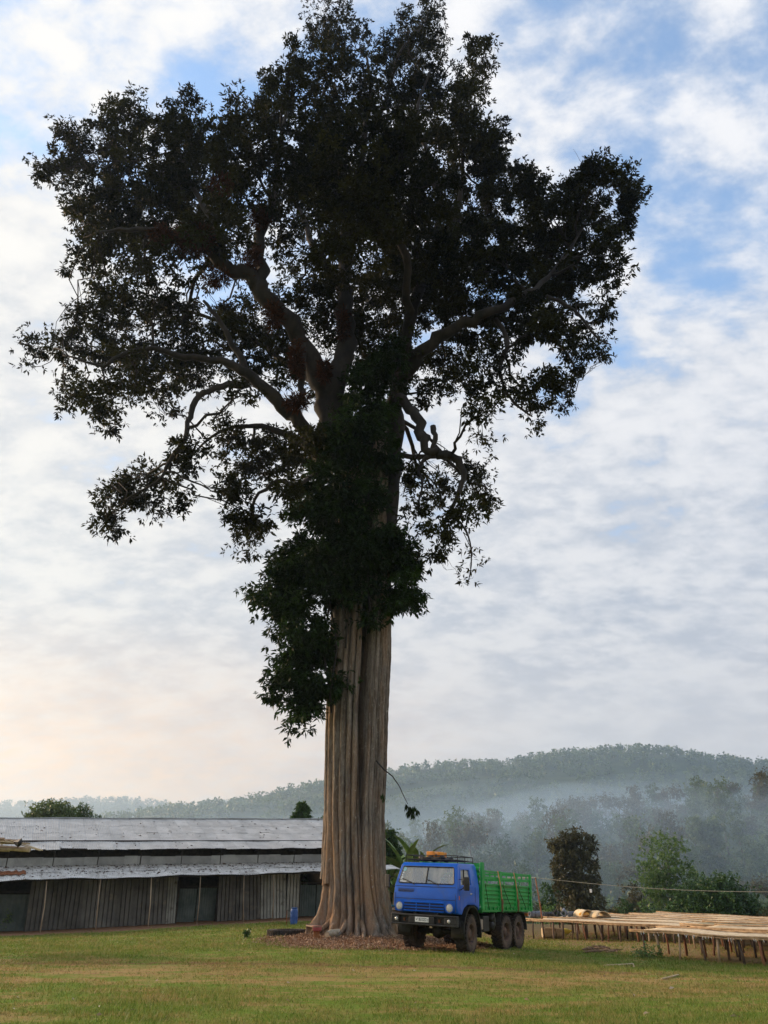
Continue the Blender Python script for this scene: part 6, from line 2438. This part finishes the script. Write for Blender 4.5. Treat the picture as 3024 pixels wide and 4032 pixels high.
# behind the shed
hero('broad_tree', 110, 330, 3163, 82, 'broad dark dome of a tree showing over the shed ridge', LEAF_FOREST, [(0, 0, .86, .70, .6, .13, 5), (-.55, 0, .76, .45, .5, .14, 3), (.5, 0, .78, .5, .5, .15, 3), (0, 0, .6, .9, .7, .15, 1)], .34, 420, 12, 6, .3)
hero('conifer', 280, 412, 3165, 76, 'dark conifer with spiky side branches over the shed ridge', LEAF_DARK, [(-.2, 0, .86, .4, .4, .12, 1), (.5, 0, .86, .4, .25, .05, .5), (.75, 0, .78, .25, .2, .04, .3), (.4, 0, .75, .55, .3, .06, .8), (-.3, 0, .74, .5, .4, .1, 1), (0, 0, .6, .8, .5, .15, 1)], .34, 150, 8, 6, .2, .1, .2)
hero('reddish_tree', 918, 1022, 3203, 74, 'reddish brown treetop peeping over the shed ridge', leafmat('leaf_reddish', (.05, .035, .02), (.13, .075, .045)), dome, .3, 150, 7, 6, .2)
hero('leafy_treetop', 1150, 1230, 3166, 72, 'dark green treetop with a knobbly head over the shed beside the trunk', LEAF_DARK, [(.05, 0, .94, .42, .4, .06, 1), (-.6, 0, .86, .3, .3, .05, .5), (.3, 0, .84, .55, .5, .06, 1), (0, 0, .72, .9, .6, .12, 1)], .32, 130, 8, 6, .2)
hero('leafy_treetop', 1205, 1310, 3196, 70, 'green treetop partly covered by the trunk over the shed ridge', LEAF_DARK, dome, .32, 130, 8, 6, .2)
hero('leafy_tree', 1490, 1572, 3266, 70, 'dark leafy tree right behind the trunk and the banana plants', LEAF_DARK, [(0, 0, .88, .6, .6, .11, 1), (.4, 0, .72, .55, .6, .12, 1), (-.3, 0, .7, .6, .6, .12, 1), (.3, 0, .52, .7, .6, .12, 1), (0, 0, .36, .8, .7, .14, 1)], .32, 230, 8, 6, .2)

# ------------------------------------------------------------------ the forested slope
arch = []
defs = [
    (12, [(0, 0, 8.2, 3.6, 3.6, 2.6, 2), (-2.4, 0, 6.4, 2.2, 2.4, 1.9, 1), (2.4, .5, 6.6, 2.3, 2.4, 1.9, 1), (0, -2, 6, 2.6, 2, 1.9, 1)], LEAF_FOREST, 'rounded', .62),
    (16, [(0, 0, 13, 2.4, 2.4, 2.6, 1.4), (-1.5, 0, 10.4, 2.2, 2.2, 2.0, 1), (1.5, 0, 9.6, 2.2, 2.2, 2.2, 1), (0, 0, 7.2, 2.6, 2.4, 1.8, 1)], LEAF_FOREST, 'tall narrow', .62),
    (13, [(0, 0, 11, 4.8, 4.6, 1.3, 2), (-3, 0, 9.4, 2.4, 2.4, .9, .7), (3, 1, 9.6, 2.4, 2.4, .9, .7)], LEAF_OLIVE, 'flat-crowned', .55),
    (15, [(0, 0, 11.5, 2.8, 2.8, 2.8, 1.2), (-2, 1, 8.8, 2.4, 2.4, 1.8, .8), (2.2, 0, 9.4, 2.2, 2.2, 2.0, .8), (.5, 0, 6.2, 1.8, 1.8, 1.4, .4)], LEAF_OLIVE, 'loose-crowned', .58),
    (9, [(0, 0, 5.6, 3.0, 3.0, 2.6, 2), (1.8, 0, 4.2, 1.8, 1.8, 1.8, .7), (-1.6, .4, 4, 2, 2, 2, .8)], LEAF_DARK, 'dense low', .55),
]
for h, lb, lm_, nm, L_ in defs:
    cm, tm = tree_data(h, lb, L_, 52, 6, .5, .2, .22, k=6)
    arch.append((cm, tm, lm_, nm))
GT = 'trees on the hazy slope beyond the valley'
cand = []
tries = 0
while len(cand) < 285 and tries < 8000:
    tries += 1
    y = 128 + 212 * rng.random() ** .8
    x = (-.02 + .62 * rng.random()) * y
    if any((x - a) ** 2 + (y - b) ** 2 < 36 for a, b in cand):
        continue
    cand.append((x, y))
# skyline row of the slope
for u in np.arange(1560, 3060, 34):
    y = 325 + 18 * rng.random()
    cand.append((P(u + 20 * rng.random(), 3200, y)[0], y))
cand = cand[:318]
for i, (x, y) in enumerate(cand[:296]):
    cm, tm, lm_, nm = arch[int(rng.choice(5, p=[.28, .2, .14, .2, .18]))]
    s = (.55 + .75 * rng.random() ** 1.8) * (.62 + .38 * float(sstep(130, 230, y)))
    place_tree('slope_tree', cm, tm, lm_, (x, y, float(H(x, y)) - .2), (s * (.85 + .3 * rng.random()), s, s * (.85 + .35 * rng.random())), rng.random() * 6.28,
               ('big ' if s > .85 else 'small ') + nm + (' tree low on the slope just across the valley' if y < 190 else ' tree halfway up the misty forested slope' if y < 310 else ' tree along the top edge of the forested slope'), GT)
# undergrowth and smaller trees filling the slope
n = 3400
y = 88 + 265 * rng.random(n)
x = (-.10 + .76 * rng.random(n)) * y
c = np.stack([x, y, H(x, y)], -1)
per = 40
hh = (1.6 + 5.0 * rng.random(n) ** 2.2) * sstep(84, 120, y)
off = rand_unit(n * per) * rng.random((n * per, 1)) ** .4
pc = np.repeat(c, per, 0) + off * np.repeat(np.stack([hh * .55, hh * .55, hh * .5], -1), per, 0)
pc[:, 2] += np.repeat(hh * .5, per)
d = unit_rows(rand_unit(n * per) + off * .5)
ll = np.repeat(.5 + hh * .10, per) * (.6 + .7 * rng.random(n * per))
V, Fq = leaf_quads(pc, d, ll, ll * .55)
t = np.repeat(np.repeat(np.clip(rng.normal(.5, .25, n), 0, 1), per), 4)
tag(link_mesh('undergrowth', big_mesh('undergrowth', V, Fq, t), LEAF_FOREST), 'tangled green undergrowth filling the slope between the trees', 'undergrowth', kind='stuff')
